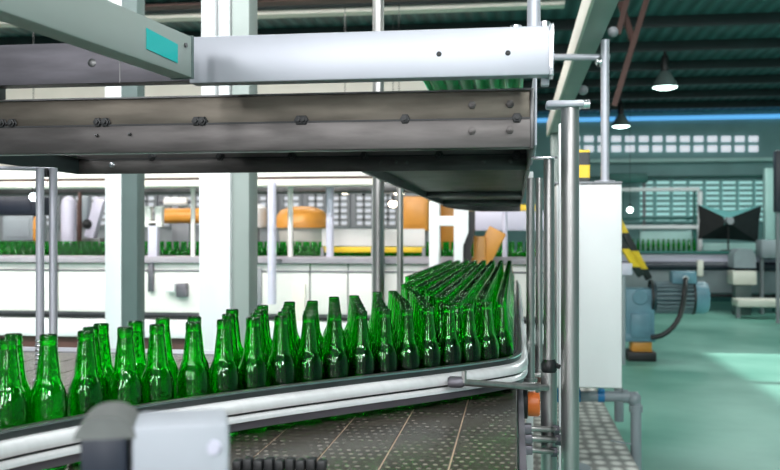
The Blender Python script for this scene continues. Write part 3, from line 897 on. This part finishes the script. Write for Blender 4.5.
fins.build('cooling_fins', 'fin_grey', gm)
MB().lathe([(0, .0), (.205, 0), (.205, L2 - L1 - .04), (.18, L2 - L1), (0, L2 - L1)], (L1, Ym, mc.z), 'X', 28).build('fan_cowl', 'bluegrey', gm)
MB().lathe([(.206, 0), (.214, .0), (.214, .03), (.206, .03)], (L1 - .03, Ym, mc.z), 'X', 28).build('cowl_ring', 'black', gm)
MB().lathe([(.2, 0), (.23, .0), (.23, .03), (.2, .03)], (L0 - .05, Ym, mc.z), 'X', 28).build('flange_ring', 'black', gm)
tb = P(682, 278, dm)
MB().box(tb.x - .16, tb.x + .14, Ym - .14, Ym + .12, mc.z + .18, mc.z + .34, .02).build('terminal_box', 'bluegrey', gm)
MB().lathe([(0, -.03), (.035, -.03), (.035, .0), (0, 0)], (tb.x, Ym - .14, mc.z + .25), 'Y', 16).build('cable_gland', 'white', gm)
cpts = [Vector((tb.x, Ym - .15, mc.z + .25))]
for x, y in ((683, 290), (681, 305), (677, 318), (670, 328), (660, 335), (650, 337)):
    q = P(x, y, dm - .28); q.y = Ym - .3; cpts.append(q)
MB().tube(catmull(cpts, 5), .032, 12).build('cable', 'black', gm)
# hazard-painted foot
MB().box(gx0.x + .08, gx1.x - .03, Ym - .16, Ym + .16, zf(350), zf(340), .01).build('foot', 'amber', gm)
MB().box(gx0.x + .02, gx1.x + .02, Ym - .2, Ym + .2, 0, zf(350), .01).build('plinth', 'black', gm)
# striped braces over the gearbox
for q, (x0, y0, x1, y1) in enumerate(((624, 258, 646, 292), (621, 236, 652, 292), (618, 222, 634, 262))):
    pass
hb1, hb2 = P(650, 269, dm), P(642, 267, dm - .12)
br = thing('hazard_brace', hb1, 'slanting yellow and black striped brace over the gear motor, upper one', 'brace', 'striped braces')
MB().bar(P(617, 218, dm), P(649, 279, dm), .07, .085, .01).build('brace_bar', 'stripes', br)
br2 = thing('hazard_brace', hb2, 'slanting yellow and black striped brace over the gear motor, lower one', 'brace', 'striped braces')
MB().bar(P(614, 230, dm - .12), P(641, 276, dm - .12), .07, .085, .01).build('brace_bar', 'stripes', br2)
p = P(626, 266, dm - .5)
sb = thing('switch_box', p, 'small pale grey switch box beside the striped braces', 'box')
MB().box(p.x - .07, p.x + .07, p.y - .05, p.y + .05, P(626, 275, dm - .5).z, P(626, 263, dm - .5).z, .01).build('box_body', 'lilac', sb)
MB().cyl((p.x - .03, p.y + .02, 0), (p.x - .03, p.y + .02, P(626, 275, dm - .5).z), .025).build('stand', 'pvc', sb)

# ------------------------------------------------------------------ sensor box in the foreground
sc_ = P(132, 470, .80)
ang_r = RGT * .98 + FWD * .20; ang_r.normalize()
ang_l = -RGT * .42 + FWD * .9; ang_l.normalize()
ang_l = (Vector((-ang_r.y, ang_r.x, 0)))
zt_ = P(132, 427, .80).z
zb_ = zt_ - .085
sx = thing('sensor_box', (sc_.x, sc_.y, ZB), 'out of focus white sensor box with dark side in the foreground', 'sensor')
corner0 = Vector((P(131, 430, .80).x, P(131, 430, .80).y, 0))
w, dpt = .086, .075
cc = corner0 + ang_r * (w / 2) + ang_l * (dpt / 2)
MB().obox(Vector((cc.x, cc.y, (zt_ + zb_) / 2)), ang_r * (w / 2), ang_l * (dpt / 2), UP * ((zt_ - zb_) / 2), .006).build('housing', 'sensor', sx)
# dark lens block on its left with a rounded grey cover
lw = .045
c2 = corner0 - ang_r * (lw / 2 + .001) + ang_l * (dpt / 2)
MB().obox(Vector((c2.x, c2.y, (zt_ + zb_) / 2 - .004)), ang_r * (lw / 2 - .003), ang_l * (dpt / 2), UP * ((zt_ - zb_) / 2 - .004), .003).build('lens_block', 'navy', sx)
cov = []
for i in range(13):
    t = PI * i / 12
    cov.append(corner0 - ang_r * (lw / 2) + ang_r * (math.cos(t) * (lw / 2 + .004)) + UP * (zt_ - .010 + math.sin(t) * .020))
MB().prism(cov, ang_l * dpt).build('rounded_cover', 'sensor_cover', sx)
pz = Vector((cc.x, cc.y, 0))
MB().cyl(pz + UP * (ZB + .001), pz + UP * zb_, .012).build('stem', 'steel', sx)
MB().lathe([(0, 0), (.035, 0), (.035, .006), (.014, .01), (0, .01)], (cc.x, cc.y, ZB + .0005), 'Z', 20).build('foot', 'steel', sx)
p = corner0 + ang_r * .072; p.z = zt_ - .022
MB().lathe([(0, -.0015), (.006, -.0015), (.007, 0), (.007, .002), (0, .002)], p - ang_l * .0003, 'Y', 14).build('indicator', 'lilac', sx)

dc = thing('drag_chain', P(280, 469, F * (EYE.z - ZB) / 234) , 'black lumpy cable chain lying on the conveyor at the bottom edge', 'cable chain')
for q in range(9):
    px = 238 + q * 10.5; p = P(px, 472 - 1.5 * (q % 3), F * (EYE.z - ZB) / 236); p.z = ZB + .012
    MB().box(p.x - .0085, p.x + .0085, p.y - .012, p.y + .012, p.z - .0115, p.z + .009 + .003 * (q % 2), .004).build('link', 'black', dc)
# ------------------------------------------------------------------ columns
def column(px0, px1, px2, d, label, w):
    pass
c = P(114, 235, 5.4); YK = c.y
cl = thing('steel_column', (c.x, c.y, 0), 'square white column with shaded green grey side behind left bottles', 'column')
xw0, xw1, xw2 = at(105, 235, YK).x, at(121, 235, YK).x, at(137.5, 235, YK + .02).x
mb = MB().box(xw0, xw1 + .0, c.y, c.y + .012, .012, ZC, .002)
mb.build('front_face', 'white', cl)
MB().box(xw0 + .002, xw2, c.y + .0125, c.y + .13, .012, ZC, .004).build('shaft', 'green_grey', cl)  # the column's shaded side is put into this darker colour
MB().box(xw0 - .05, xw1 + .15, c.y - .05, c.y + .18, 0, .012).build('base_plate', 'grey', cl)
c = P(215, 235, 5.0)
xw0, xw1, xw2 = at(199, 235, c.y).x, at(230, 235, c.y).x, at(249, 235, c.y + .03).x
cl = thing('steel_column', (c.x, c.y, 0), 'broad white column with grey right flank behind the bottles', 'column')
MB().box(xw0, xw1, c.y, c.y + .02, .012, 2.2, .004).build('front_face', 'white', cl)
MB().box(xw0 + .002, xw1, c.y + .021, c.y + .2, .012, 2.2, .004).box(xw0 + .005, xw0 + .085, c.y + .02, c.y + .18, 2.2, ZC, .004).box(xw0 + .105, xw1 - .01, c.y + .02, c.y + .18, 2.2, ZC, .004).build('shaft', 'white', cl)
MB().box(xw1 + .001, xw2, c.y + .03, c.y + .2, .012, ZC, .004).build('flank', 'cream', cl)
MB().box(xw0 - .05, xw2 + .05, c.y - .05, c.y + .25, 0, .012).build('base_plate', 'grey', cl)

# ------------------------------------------------------------------ far bottling line (left background)
YM = 8.0
zM = lambda y: at(200, y, YM).z
fl = thing('bottling_line', (-4, YM, 0), 'long white enamelled bottling machine across the left background', 'machine')
X0m, X1m = -8.2, .25
segs = [X0m, at(-60, 0, YM).x, at(58, 0, YM).x, at(230, 0, YM).x, at(310, 0, YM).x, at(348, 0, YM).x, X1m]
for s0, s1 in zip(segs, segs[1:]):
    MB().box(s0 + .006, s1 - .006, YM, YM + .03, zM(313), zM(264), .006).build('fascia_panel', 'white_warm', fl)
MB().box(X0m, X1m, YM - .06, YM + .3, zM(263), zM(256.5), .006).build('ledge', 'ledge', fl)
MB().box(X0m, X1m, YM + .031, YM + .75, zM(316), zM(270)).build('carcass', 'grey', fl)
MB().box(X0m, X1m, YM - .02, YM + .02, zM(319), zM(315.5)).build('gap_strip', 'black', fl)
MB().box(X0m, X1m, YM - .05, YM + .7, zM(338), zM(320), .01).build('lower_panel', 'teal_light' if False else 'white', fl)
MB().box(X0m, X1m, YM + .0, YM + .7, 0, zM(339), .01).build('skirt', 'brown', fl)
MB().box(X0m, X1m, YM + .3, YM + .75, zM(270), zM(268.5)).build('belt', 'steel_dark', fl)
MB().box(at(293, 0, YM).x, at(306, 0, YM).x, YM - .03, YM - .002, zM(334), zM(283), .006).build('door', 'ivory', fl)
MB().box(X0m, X1m, YM - .012, YM - .001, zM(271.5), zM(270), .001).build('trim_line', 'steel_dull', fl)  # thin dark strip standing in for the shadow line under the ledge
q = at(152, 0, YM).x
MB().box(q - .025, q + .025, YM - .04, YM - .002, zM(292), zM(262), .006).build('clamp_bar', 'steel_dull', fl)
q0_, q1_ = at(168, 0, YM).x, at(178, 0, YM).x
MB().box(q0_, q1_, YM - .08, YM - .002, zM(292), zM(283), .01).build('switch', 'white', fl)
MB().box(q1_ + .01, at(189, 0, YM).x, YM - .08, YM - .002, zM(297), zM(283), .01).build('switch', 'steel_dull', fl)
MB().box(at(240, 0, YM).x, at(262, 0, YM).x, YM - .02, YM - .001, zM(311), zM(268), .004).build('recess', 'grey', fl)

far_me = MB().lathe(PROF, (0, 0, 0), 'Z', 12).build('beer_bottle', 'glass', None, (0, 0, 0), 50)
FB = far_me.data; bpy.data.objects.remove(far_me)
zfb = zM(268.5)
nb = 0
X = at(-6, 250, YM + .38).x
while X < .2:
    nb += 1
    o = bpy.data.objects.new('beer_bottle', FB); COL.objects.link(o)
    o.location = (X, YM + .40, zfb + .001)
    tag(o, 'blurred green bottle in the single row on the far machine, %s from the left' % nth(nb), 'bottle', 'green bottles on the far machine')
    X += .0765

mb = MB()
X = at(-6, 250, YM + .47).x
while X < .2:
    for yy in (.47, .54): mb.lathe(PROF[:22], (X, YM + yy, zfb + .001), 'Z', 8)
    X += .0765
tag(mb.build('beer_bottles', 'glass', None, None, 50), 'blurred mass of green bottles behind the front row on the far machine', 'bottles', None, 'stuff')
YU = 7.75
zU = lambda y: at(200, y, YU).z
ub = thing('upper_duct', (-3, YU, zU(186)), 'pair of ivory beams running above the far bottling machine', 'beam')
MB().box(X0m, at(381, 0, YU).x, YU, YU + .25, zU(177.5), zU(168), .008).build('upper_bar', 'white_warm', ub)
MB().box(X0m, at(381, 0, YU).x, YU - .02, YU + .22, zU(186.5), zU(180), .008).build('lower_bar', 'ivory', ub)
MB().box(X0m, at(381, 0, YU).x, YU + .03, YU + .2, zU(180), zU(177.5)).build('web', 'brown', ub)
MB().box(at(377, 0, YU).x - .05, at(377, 0, YU).x + .05, YU + .02, YU + .12, 0, zU(186.5), .006).build('support_leg', 'grey', ub)
# dark service band behind, above the windows
MB().box(X0m, -.7, 9.7, 10.1, at(200, 193, 9.7).z, at(200, 181, 9.7).z, .01).build('cable_tray', 'steel_dark', ub)

def far_post(x, w, y0, y1, Y, m, label, ball=False):
    a, b = at(x, y0, Y), at(x, y1, Y)
    r = w / 2 / F * Y
    t = thing('machine_post', Vector((a.x, Y, a.z)), label, 'post')
    MB().tube([a, b], r, 16).build('tube', m, t)
    MB().sphere(b, r * (1.25 if ball else 1.02), 14).build('cap', m, t)
    return t
lp_ = far_post(272, 9, 304, 184, YU - .08, 'lilac', 'long lilac grey post in front of the far machine, right of broad column')
q = at(272, 0, YU - .08).x; MB().box(q - .02, q + .02, YU - .04, YM - .061, zM(261), zM(258), .003).build('bracket', 'grey', lp_)
far_post(290.5, 5.5, 257, 187, YM + .1, 'white_warm', 'white post with ball top standing on the far machine ledge', True)
far_post(330, 8, 258, 185, YM + .05, 'lilac', 'lilac grey post beside the long cream guard panel')
far_post(193, 4.5, 257, 190, YM + .1, 'white_warm', 'slim white rod with ball top near the amber roller', True)
# white fork
p = at(153.5, 258, YM + .05)
fk = thing('fork_post', (p.x, YM + .05, p.z), 'white fork-topped post on the far machine between the two columns', 'post')
zz = lambda y, Y: at(200, y, Y).z
MB().box(p.x - .045, p.x + .045, YM + .02, YM + .1, zz(257, YM + .05), zz(222, YM + .05), .01).build('stem', 'lilac', fk)
for s in (-1, 1):
    MB().box(p.x + s * .055 - .035, p.x + s * .055 + .035, YM + .02, YM + .1, zz(222, YM + .05), zz(206, YM + .05), .012).build('prong', 'white_warm', fk)
MB().box(p.x - .09, p.x + .09, YM + .02, YM + .1, zz(227, YM + .05), zz(221, YM + .05), .012).build('yoke', 'white_warm', fk)
# amber roller, white cylinder
Yr = YM + .9
def roller(x0, x1, yc, hpx, Y, m, label, cat, name):
    a, b = at(x0, yc, Y), at(x1, yc, Y); r = hpx / 2 / F * Y
    t = thing(name, a, label, cat)
    L = b.x - a.x
    MB().lathe([(0, 0), (r * .9, 0), (r, r * .15), (r, L - r * .15), (r * .9, L), (0, L)], Vector((a.x, Y, a.z)), 'X', 20).build('barrel', m, t)
    MB().lathe([(0, -.06), (r * .35, -.06), (r * .35, L + .06), (0, L + .06)], Vector((a.x, Y, a.z)), 'X', 12).build('axle', 'steel_dull', t)
    MB().box(a.x + L * .35, a.x + L * .65, Y - .05 + r * .3, Y + .05 + r * .3, .0, a.z - r * .3).build('stand', 'grey', t)
    return t
roller(164, 204, 216, 16, Yr, 'amber', 'amber roller behind the far machine between the two columns', 'roller', 'machine_roller')
roller(165, 188, 202, 10, Yr + .4, 'white_warm', 'white cylinder above the amber roller', 'cylinder', 'air_cylinder')
# amber dome hood
Yd = YM + 1.0
p = at(302, 226, Yd); r = 27 / F * Yd
dm_ = thing('amber_hood', (p.x, Yd, 0), 'rounded amber machine hood behind the far bottling line', 'machine hood')
MB().lathe([(r * 1.05, -.02), (r * 1.05, .02), (r * .98, .1), (r * .8, .16), (r * .45, .195), (0, .205)], p, 'Z', 28).build('dome', 'amber', dm_)
MB().lathe([(0, -.25), (r * .8, -.25), (r * .9, -.02), (r * 1.06, -.02), (0, -.019)], p, 'Z', 28).build('bowl', 'ivory', dm_)
MB().cyl((p.x, Yd, .0), (p.x, Yd, p.z - .25), .15).build('pedestal', 'grey', dm_)
# two white bottles-shaped drums at the right flank of the column
p = at(254, 214, Yd)
bd = thing('white_drum', (p.x, Yd, 0), 'small white drum beside the right flank of the broad column', 'drum')
MB().lathe([(0, -.14), (.12, -.14), (.13, -.10), (.13, .06), (.08, .10), (0, .11)], p, 'Z', 20).build('drum_body', 'white', bd)
MB().cyl((p.x, Yd, 0), (p.x, Yd, p.z - .14), .06).build('stand', 'grey', bd)
# cream guard panel and yellow strip
Yp = YM + .27
gp = thing('guard_panel', (at(355, 0, Yp).x, Yp, zz(253, Yp)), 'long cream guard panel above the far green bottles', 'panel')
MB().box(at(322, 0, Yp).x, at(425, 0, Yp).x, Yp - .02, Yp + .01, zz(246, Yp), zz(229, Yp), .01).build('panel_sheet', 'white_warm', gp)
MB().box(at(322, 0, Yp).x, at(425, 0, Yp).x, Yp - .01, Yp + .02, zz(252, Yp), zz(246.5, Yp), .006).build('yellow_edge', 'yellow', gp)
for x in (323, 373, 424):
    q = at(x, 0, Yp).x; MB().box(q - .015, q + .015, Yp - .04, Yp - .011, zM(256.5) + .002, zz(247, Yp)).build('bracket', 'grey', gp)
# left machines
Yl = YM + .95
def panel_box(name, x0, x1, y0, y1, Y, dep, m, label, cat, legs=True, extra=None):
    a, b = at(x0, y1, Y), at(x1, y0, Y)
    t = thing(name, ((a.x + b.x) / 2, Y, 0), label, cat)
    MB().box(a.x, b.x, Y, Y + dep, a.z, b.z, min(.02, (b.z - a.z) * .2)).build('body', m, t)
    MB().box(a.x + (b.x - a.x) * .1, b.x - (b.x - a.x) * .1, Y - .012, Y, a.z + (b.z - a.z) * .15, b.z - (b.z - a.z) * .15, .004).build('front_cover', extra or m, t)
    if legs:
        for x in (a.x + .06, b.x - .06):
            MB().box(x - .03, x + .03, Y + dep * .4, Y + dep * .6, 0, a.z).build('leg', 'grey', t)
    return t
panel_box('dark_cabinet', -20, 37, 196, 215, Yl, .4, 'navy', 'dark navy cabinet at the far left edge above the green bottles', 'cabinet', False)
panel_box('grey_cabinet', 2, 33, 215.5, 241, Yl, .3, 'pvc', 'grey cabinet below the dark navy cabinet at far left', 'cabinet')
panel_box('orange_post', 33, 37.5, 216, 245, Yl - .1, .06, 'amber', 'narrow amber upright beside the grey cabinet at far left', 'post', False)
panel_box('brown_post', 77, 80, 192, 256, Yl - .2, .06, 'brown', 'thin red brown upright left of the square column', 'post', False)
p = at(64, 248, Yl - .1)
wc = thing('white_tank', (p.x, Yl, 0), 'tall pale cylinder tank right of the two pale tubes', 'tank')
rt = 8 / F * Yl
MB().lathe([(0, 0), (rt, 0), (rt, .42), (rt * .9, .48), (rt * .4, .52), (0, .53)], (p.x, Yl, p.z + .02), 'Z', 24).build('tank_body', 'lilac', wc)
MB().lathe([(0, -p.z - .0), (rt * .7, -p.z), (rt * .7, .02), (0, .02)], (p.x, Yl, p.z), 'Z', 16).build('stand', 'grey', wc)
p0_, p1_ = at(88, 236, Yl), at(99, 198, Yl)
ra = thing('filler_arm', Vector((p0_.x, Yl, p0_.z)), 'pale slanting machine arm with black joint left of the square column', 'machine arm')
MB().bar(at(90, 238, Yl), at(101, 198, Yl), .09, .12, .02).build('arm_bar', 'lilac', ra)
MB().sphere(at(87, 224, Yl - .06), .05).build('joint', 'black', ra)
MB().bar(at(84, 222, Yl), at(85, 196, Yl), .08, .1, .02).build('upright', 'pvc', ra)
MB().box(at(83, 0, Yl).x, at(104, 0, Yl).x, Yl - .1, Yl + .1, .0, at(90, 238, Yl).z, .01).build('pedestal', 'steel_dark', ra)

# right of the tall pole: amber cabinet, white frame, yellow arm
Yo = 9.6
panel_box('amber_cabinet', 403, 428, 196, 231, Yo, .4, 'amber', 'tall amber cabinet behind the slim grey post', 'cabinet')
panel_box('amber_cabinet', 440, 470, 197, 250, Yo + .6, .4, 'amber', 'amber cabinet partly hidden behind the white frame', 'cabinet')
panel_box('red_box', 417, 423, 233, 241, Yo - .5, .1, 'red', 'small red box below the tall amber cabinet', 'box', True)
Yf = 7.5
wf = thing('white_gantry', (at(448, 0, Yf).x, Yf, 0), 'white H-shaped gantry at the far end of the bottles', 'gantry')
zq = lambda y: at(450, y, Yf).z
MB().box(at(429, 0, Yf).x, at(439.5, 0, Yf).x, Yf, Yf + .12, 0, zq(201), .01).build('leg', 'white', wf)
x0, x1 = at(454, 0, Yf).x, at(468.5, 0, Yf).x
MB().prism([Vector((x0, Yf - .02, 0)), Vector((x0 + .07, Yf - .02, 0)), Vector((x0 + .075, Yf - .02, zq(246))), Vector((x1, Yf - .02, zq(232))), Vector((x1, Yf - .02, zq(208))), Vector((x0, Yf - .02, zq(208)))], (0, .14, 0)).build('leg', 'white', wf)
MB().box(at(429, 0, Yf).x, x1 - .02, Yf + .005, Yf + .11, zq(226), zq(216), .01).build('cross_bar', 'white', wf)
MB().prism([Vector((x0 + .08, Yf + .03, 0)), Vector((x1 + .02, Yf + .03, 0)), Vector((x1 + .02, Yf + .03, zq(250))), Vector((x1 + .05, Yf + .03, zq(230))), Vector((x1 + .05, Yf + .03, zq(211))), Vector((x1 - .05, Yf + .03, zq(211))), Vector((x0 + .08, Yf + .03, zq(240)))], (0, .1, 0)).build('black_edge', 'black', wf)
Yb_ = 7.80
ya = thing('yellow_arm', (at(480, 0, Yb_).x, Yb_, 0), 'yellow slanting machine arm beside the white frame', 'machine arm')
MB().bar(at(478, 268, Yb_), at(498, 230, Yb_), .14, .16, .01).build('arm_bar', 'amber', ya)
MB().box(at(474, 0, Yb_).x, at(486, 0, Yb_).x, Yb_ - .1, Yb_ + .1, 0, zz(236, Yb_), .01).build('pedestal', 'amber', ya)
lp = thing('lilac_panel', (at(495, 0, YM + .8).x, YM + .8, zz(232, YM + .8)), 'long lilac panel right of the white frame, under the hood', 'panel')
MB().box(at(470, 0, YM + .8).x, at(545, 0, YM + .8).x, YM + .8, YM + .88, zz(231, YM + .8), zz(212, YM + .8), .01).build('panel_sheet', 'lilac', lp)
MB().box(at(472, 0, YM + .9).x, at(540, 0, YM + .9).x, YM + .9, YM + .94, zz(213, YM + .9), zz(206, YM + .9), .01).build('yellow_edge', 'yellow', lp)
MB().box(at(540, 0, YM + .62).x, at(545, 0, YM + .62).x, YM + .89, YM + .93, 0, zz(215, YM + .6)).build('leg', 'grey', lp)
far_post(505, 5, 262, 207, YM + .3, 'lilac', 'grey post with white ball in front of the lilac panel', True)

# small lamps in the left background
def bulb(px, py, d, w, m, label, flat=1.0):
    c = P(px, py, d); r = w / 2 / F * d
    t = thing('ceiling_lamp', c, label, 'lamp')
    mb = MB().sphere((0, 0, 0), r)
    for v in mb.bm.verts: v.co = Vector((v.co.x, v.co.y, v.co.z * flat)) + c
    mb.build('globe', m, t)
    MB().lathe([(0, r * flat * .8), (r * .5, r * flat * .8), (r * .35, r * flat + .06), (0, r * flat + .07)], c, 'Z', 16).build('holder', 'black', t)
    MB().cyl(c + UP * (r * flat + .06), (c.x, c.y, ZC), .004).build('stem', 'black', t)
bulb(399, 191, 10.5, 12, 'lamp_warm', 'round warm lamp glowing above the slim grey post', .75)
bulb(393, 204, 11.5, 9, 'lamp_warm', 'smaller warm lamp just below left of the round warm one', .75)
bulb(345, 192, 11, 12, 'lamp_warm', 'flat warm lamp near the lilac post', .35)
bulb(33.5, 197, 8.3, 8, 'lamp_cool', 'cool white lamp beside the two pale tubes', 1)

# ------------------------------------------------------------------ right background
YS = 21.0
def frame_rail(x0, x1, y0, y1, Y, m, label):
    a, b = at(x0, y1, Y), at(x1, y0, Y)
    t = thing('machine_rail', (a.x, Y, a.z), label, 'rail')
    MB().box(a.x, b.x, Y, Y + .08, a.z, b.z, .01).build('rail_bar', m, t)
    if m == 'white': MB().box(b.x - .05, b.x + .05, Y - .01, Y + .079, a.z - .85, a.z - .002, .01).build('upright', m, t)
    for x in (a.x + .1, b.x - .1): MB().box(x - .03, x + .03, Y + .081, Y + .14, 0, b.z - .01).build('support', 'teal_dark', t)
frame_rail(618, 700, 187, 191.5, YS, 'white', 'upper white rail in the right background, left of the softbox')
frame_rail(618, 700, 225, 229, YS - .3, 'white', 'lower white rail in the right background, left of the softbox')
frame_rail(600, 700, 217, 220, YS + .4, 'teal_dark', 'dark green rail between two white rails in the right background')
panel_box('duct_box', 606, 648, 173, 183, YS + .5, .4, 'teal_dark', 'long dark duct box under the far wall windows', 'duct')
panel_box('glass_booth', 640, 694, 231, 250, YS + .16, .2, 'teal_light', 'pale teal inspection booth in the right background', 'booth')
panel_box('glass_booth', 703, 764, 243, 254, YS + .16, .2, 'teal_light', 'pale teal booth behind the softbox base', 'booth')
lnr = thing('rear_conveyor', (at(690, 0, 19.5).x, 19.5, 0), 'low teal conveyor line across the right background', 'conveyor')
zL = lambda y: at(700, y, 19.5).z
xs0, xs1 = at(604, 0, 19.5).x, at(800, 0, 19.5).x
MB().box(xs0, xs1, 19.5, 20.1, zL(254), zL(251), .01).build('upper_belt', 'teal_dark', lnr)
MB().box(xs0, xs1, 19.55, 20.0, zL(263), zL(254.5), .01).build('side_panel', 'lilac', lnr)
MB().tube([Vector((xs0, 19.45, zL(266))), Vector((xs1, 19.45, zL(266)))], .09, 16).build('pipe', 'navy', lnr)
MB().box(xs0, xs1, 19.6, 20.1, zL(293), zL(271), .01).build('lower_panel', 'pvc', lnr)
MB().box(xs0, xs1, 19.5, 19.6, zL(297), zL(294), .01).build('black_rail', 'black', lnr)
for x in (630, 660, 700, 740, 775):
    q = at(x, 0, 19.7).x; MB().box(q - .05, q + .05, 19.61, 19.75, 0, zL(271)).build('leg', 'teal_dark', lnr)
MB().sphere(P(687, 267, 19.3), .12).build('valve', 'blue', lnr)
q = at(700, 0, 19.4).x; MB().box(q - .06, q + .06, 19.35, 19.45, zL(276), zL(260), .01).build('valve_box', 'ivory', lnr)
nb2 = 0
X = at(628, 0, 19.8).x
while X < at(698, 0, 19.8).x:
    nb2 += 1
    o = bpy.data.objects.new('beer_bottle', FB); COL.objects.link(o)
    o.location = (X, 19.8, zL(251) + .002)
    tag(o, 'tiny green bottle on the rear conveyor in the right background, %s from the left' % nth(nb2), 'bottle', 'green bottles on the rear conveyor')
    X += .105
# silver and cream machine
Yq = 18.6
tk = thing('capping_machine', (at(745, 0, Yq).x, Yq, 0), 'silver topped cream machine below the black softbox', 'machine')
MB().box(at(733, 0, Yq).x, at(757, 0, Yq).x, Yq, Yq + .5, zz(281, Yq), zz(268, Yq), .02).build('cream_body', 'ivory', tk)
a, b = at(734, 268, Yq), at(756, 249, Yq)
MB().prism([Vector((a.x, Yq, at(745, 268, Yq).z)), Vector((b.x, Yq, at(745, 268, Yq).z)), Vector((b.x, Yq, at(745, 255, Yq).z)), Vector((b.x - .08, Yq, at(745, 249, Yq).z)), Vector((a.x + .08, Yq, at(745, 249, Yq).z)), Vector((a.x, Yq, at(745, 255, Yq).z))], (0, .5, 0)).build('silver_cover', 'pvc', tk)
MB().box(at(737, 0, Yq).x, at(753, 0, Yq).x, Yq + .1, Yq + .4, 0, zz(281, Yq), .01).build('pedestal', 'green_grey', tk)
panel_box('grey_box', 762, 800, 240, 258, 18.9, .5, 'pvc', 'grey box at the right edge beside the silver topped machine', 'box')
panel_box('wall_post', 765, 775, 168, 258, 20.6, .2, 'teal_light', 'pale teal upright at the right edge of the photo', 'post', False)
panel_box('dark_screen', 776, 800, 150, 212, 17.0, .2, 'navy', 'dark tall panel cut off by the right picture edge', 'panel')
bulb(630, 210, 18.5, 6, 'lamp', 'bright white lamp beside the cabinet in the right background', 1)
# pallets / low white blocks at the far wall
panel_box('low_bench', 738, 800, 300, 307, 17.9, .5, 'ivory', 'long low cream bench on the floor at far right', 'bench')

# softbox seen from behind
Ysf = 19.68
sf = thing('softbox', (at(728, 0, Ysf).x, Ysf, 0), 'black folded softbox seen from behind above the rear conveyor', 'softbox')
cs = [at(698, 204.5, Ysf + .3), at(761.5, 205.5, Ysf + .3), at(758, 242, Ysf + .3), at(698, 239, Ysf + .3)]
ctr = at(728, 221, Ysf)
ri = .08
inner = [ctr + Vector((-ri, 0, ri)), ctr + Vector((ri, 0, ri)), ctr + Vector((ri, 0, -ri)), ctr + Vector((-ri, 0, -ri))]
for i in range(4):
    mb = MB()
    j = (i + 1) % 4
    mid = (cs[i] + cs[j]) / 2 + Vector((0, -.03, 0))
    inn = (ctr - mid).normalized() * (.10 if i == 0 else .015)
    front_ = [cs[i], mid + inn * 2, cs[j], inner[j], inner[i]]
    mb.prism(front_, (0, .015, 0)).build('fabric_side', M['black'] if i else mat('sheen_fabric', (.13, .34, .34), .35, 0, .1, 3), sf)  # teal reflection on the top side is put into its colour
MB().lathe([(0, -.22), (.07, -.22), (.08, -.2), (.08, .02), (0, .02)], ctr, 'Y', 20).build('strobe_head', 'grey', sf)
MB().tube([Vector((ctr.x, ctr.y - .02, zL(251) + .002)), Vector((ctr.x, ctr.y - .02, ctr.z - .05))], .018, 12).build('stand', 'black', sf)
MB().lathe([(0, 0), (.16, 0), (.16, .02), (.02, .03), (0, .03)], (ctr.x, ctr.y - .02, zL(251) + .002), 'Z', 20).build('stand_foot', 'black', sf)

# ------------------------------------------------------------------ light
w = bpy.data.worlds.new('daylight'); SC.world = w; w.use_nodes = True
bg = w.node_tree.nodes['Background']
bg.inputs[0].default_value = (.80, .93, 1, 1); bg.inputs[1].default_value = .32

def area(loc, rot, sx, sy, e, col=(1, 1, 1)):
    l = bpy.data.lights.new('strip_light', 'AREA'); l.shape = 'RECTANGLE'; l.size = sx; l.size_y = sy; l.energy = e; l.color = col  # added area light without a lamp body, only brightens the hall
    o = bpy.data.objects.new('strip_light', l); COL.objects.link(o); o.location = loc; o.rotation_euler = rot
    return o
for x in (-8, -5, -2.2):
    area((x, 5.2, 4.3), (R(38), 0, 0), 2.2, .6, 125, (1, .97, .94))
    area((x, 10.8, 4.3), (0, 0, 0), 2.2, .6, 45, (1, .95, .9))
for x in (-3.2, -.8):  # added to brighten the white column faces
    area((x, 2.2, 4.35), (R(35), 0, R(10)), 1.6, .5, 95, (.97, 1, 1))
area((1.8, .8, 4.3), (R(20), R(25), 0), 1.8, .5, 55, (.95, 1, 1))
for x in (-3.6, -1.4, .6):  # unseen front lights added behind the camera
    area((x, -3.4, 3.6), (R(68), 0, R(-8)), .5, 1.3, 60, (.97, .98, 1))
area((2.6, -2.5, 4.2), (R(55), 0, R(5)), 1.0, .5, 110, (.97, 1, .99))
for y in (8, 13, 18):
    area((4.5, y, 4.3), (0, 0, 0), 2.2, .8, 95, (.9, 1, .97))
for x in (-2.2, 1.2):  # narrow upright lights added for streaks on the bottle necks
    area((x, -4.6, 2.5), (R(88), 0, R(-4)), .35, 1.5, 45, (.97, .98, 1))
sun = bpy.data.lights.new('sun', 'SUN'); sun.energy = 8.5; sun.angle = R(1.2); sun.color = (1, .99, .95)
so = bpy.data.objects.new('sun', sun); COL.objects.link(so)
el_ = math.atan(3.15 / (XR - 2.37))
so.rotation_euler = Vector((-math.cos(el_), 0, -math.sin(el_))).to_track_quat('-Z', 'Y').to_euler()

SC.cycles.max_bounces = 40
SC.cycles.transmission_bounces = 40
SC.cycles.glossy_bounces = 6
SC.cycles.diffuse_bounces = 4
SC.cycles.transparent_max_bounces = 16
SC.cycles.caustics_refractive = False
SC.cycles.caustics_reflective = False
SC.cycles.sample_clamp_indirect = 6
SC.cycles.use_denoising = True
SC.view_settings.view_transform = 'Standard'
SC.view_settings.look = 'None'
SC.view_settings.exposure = 0.14
SC.view_settings.gamma = 1
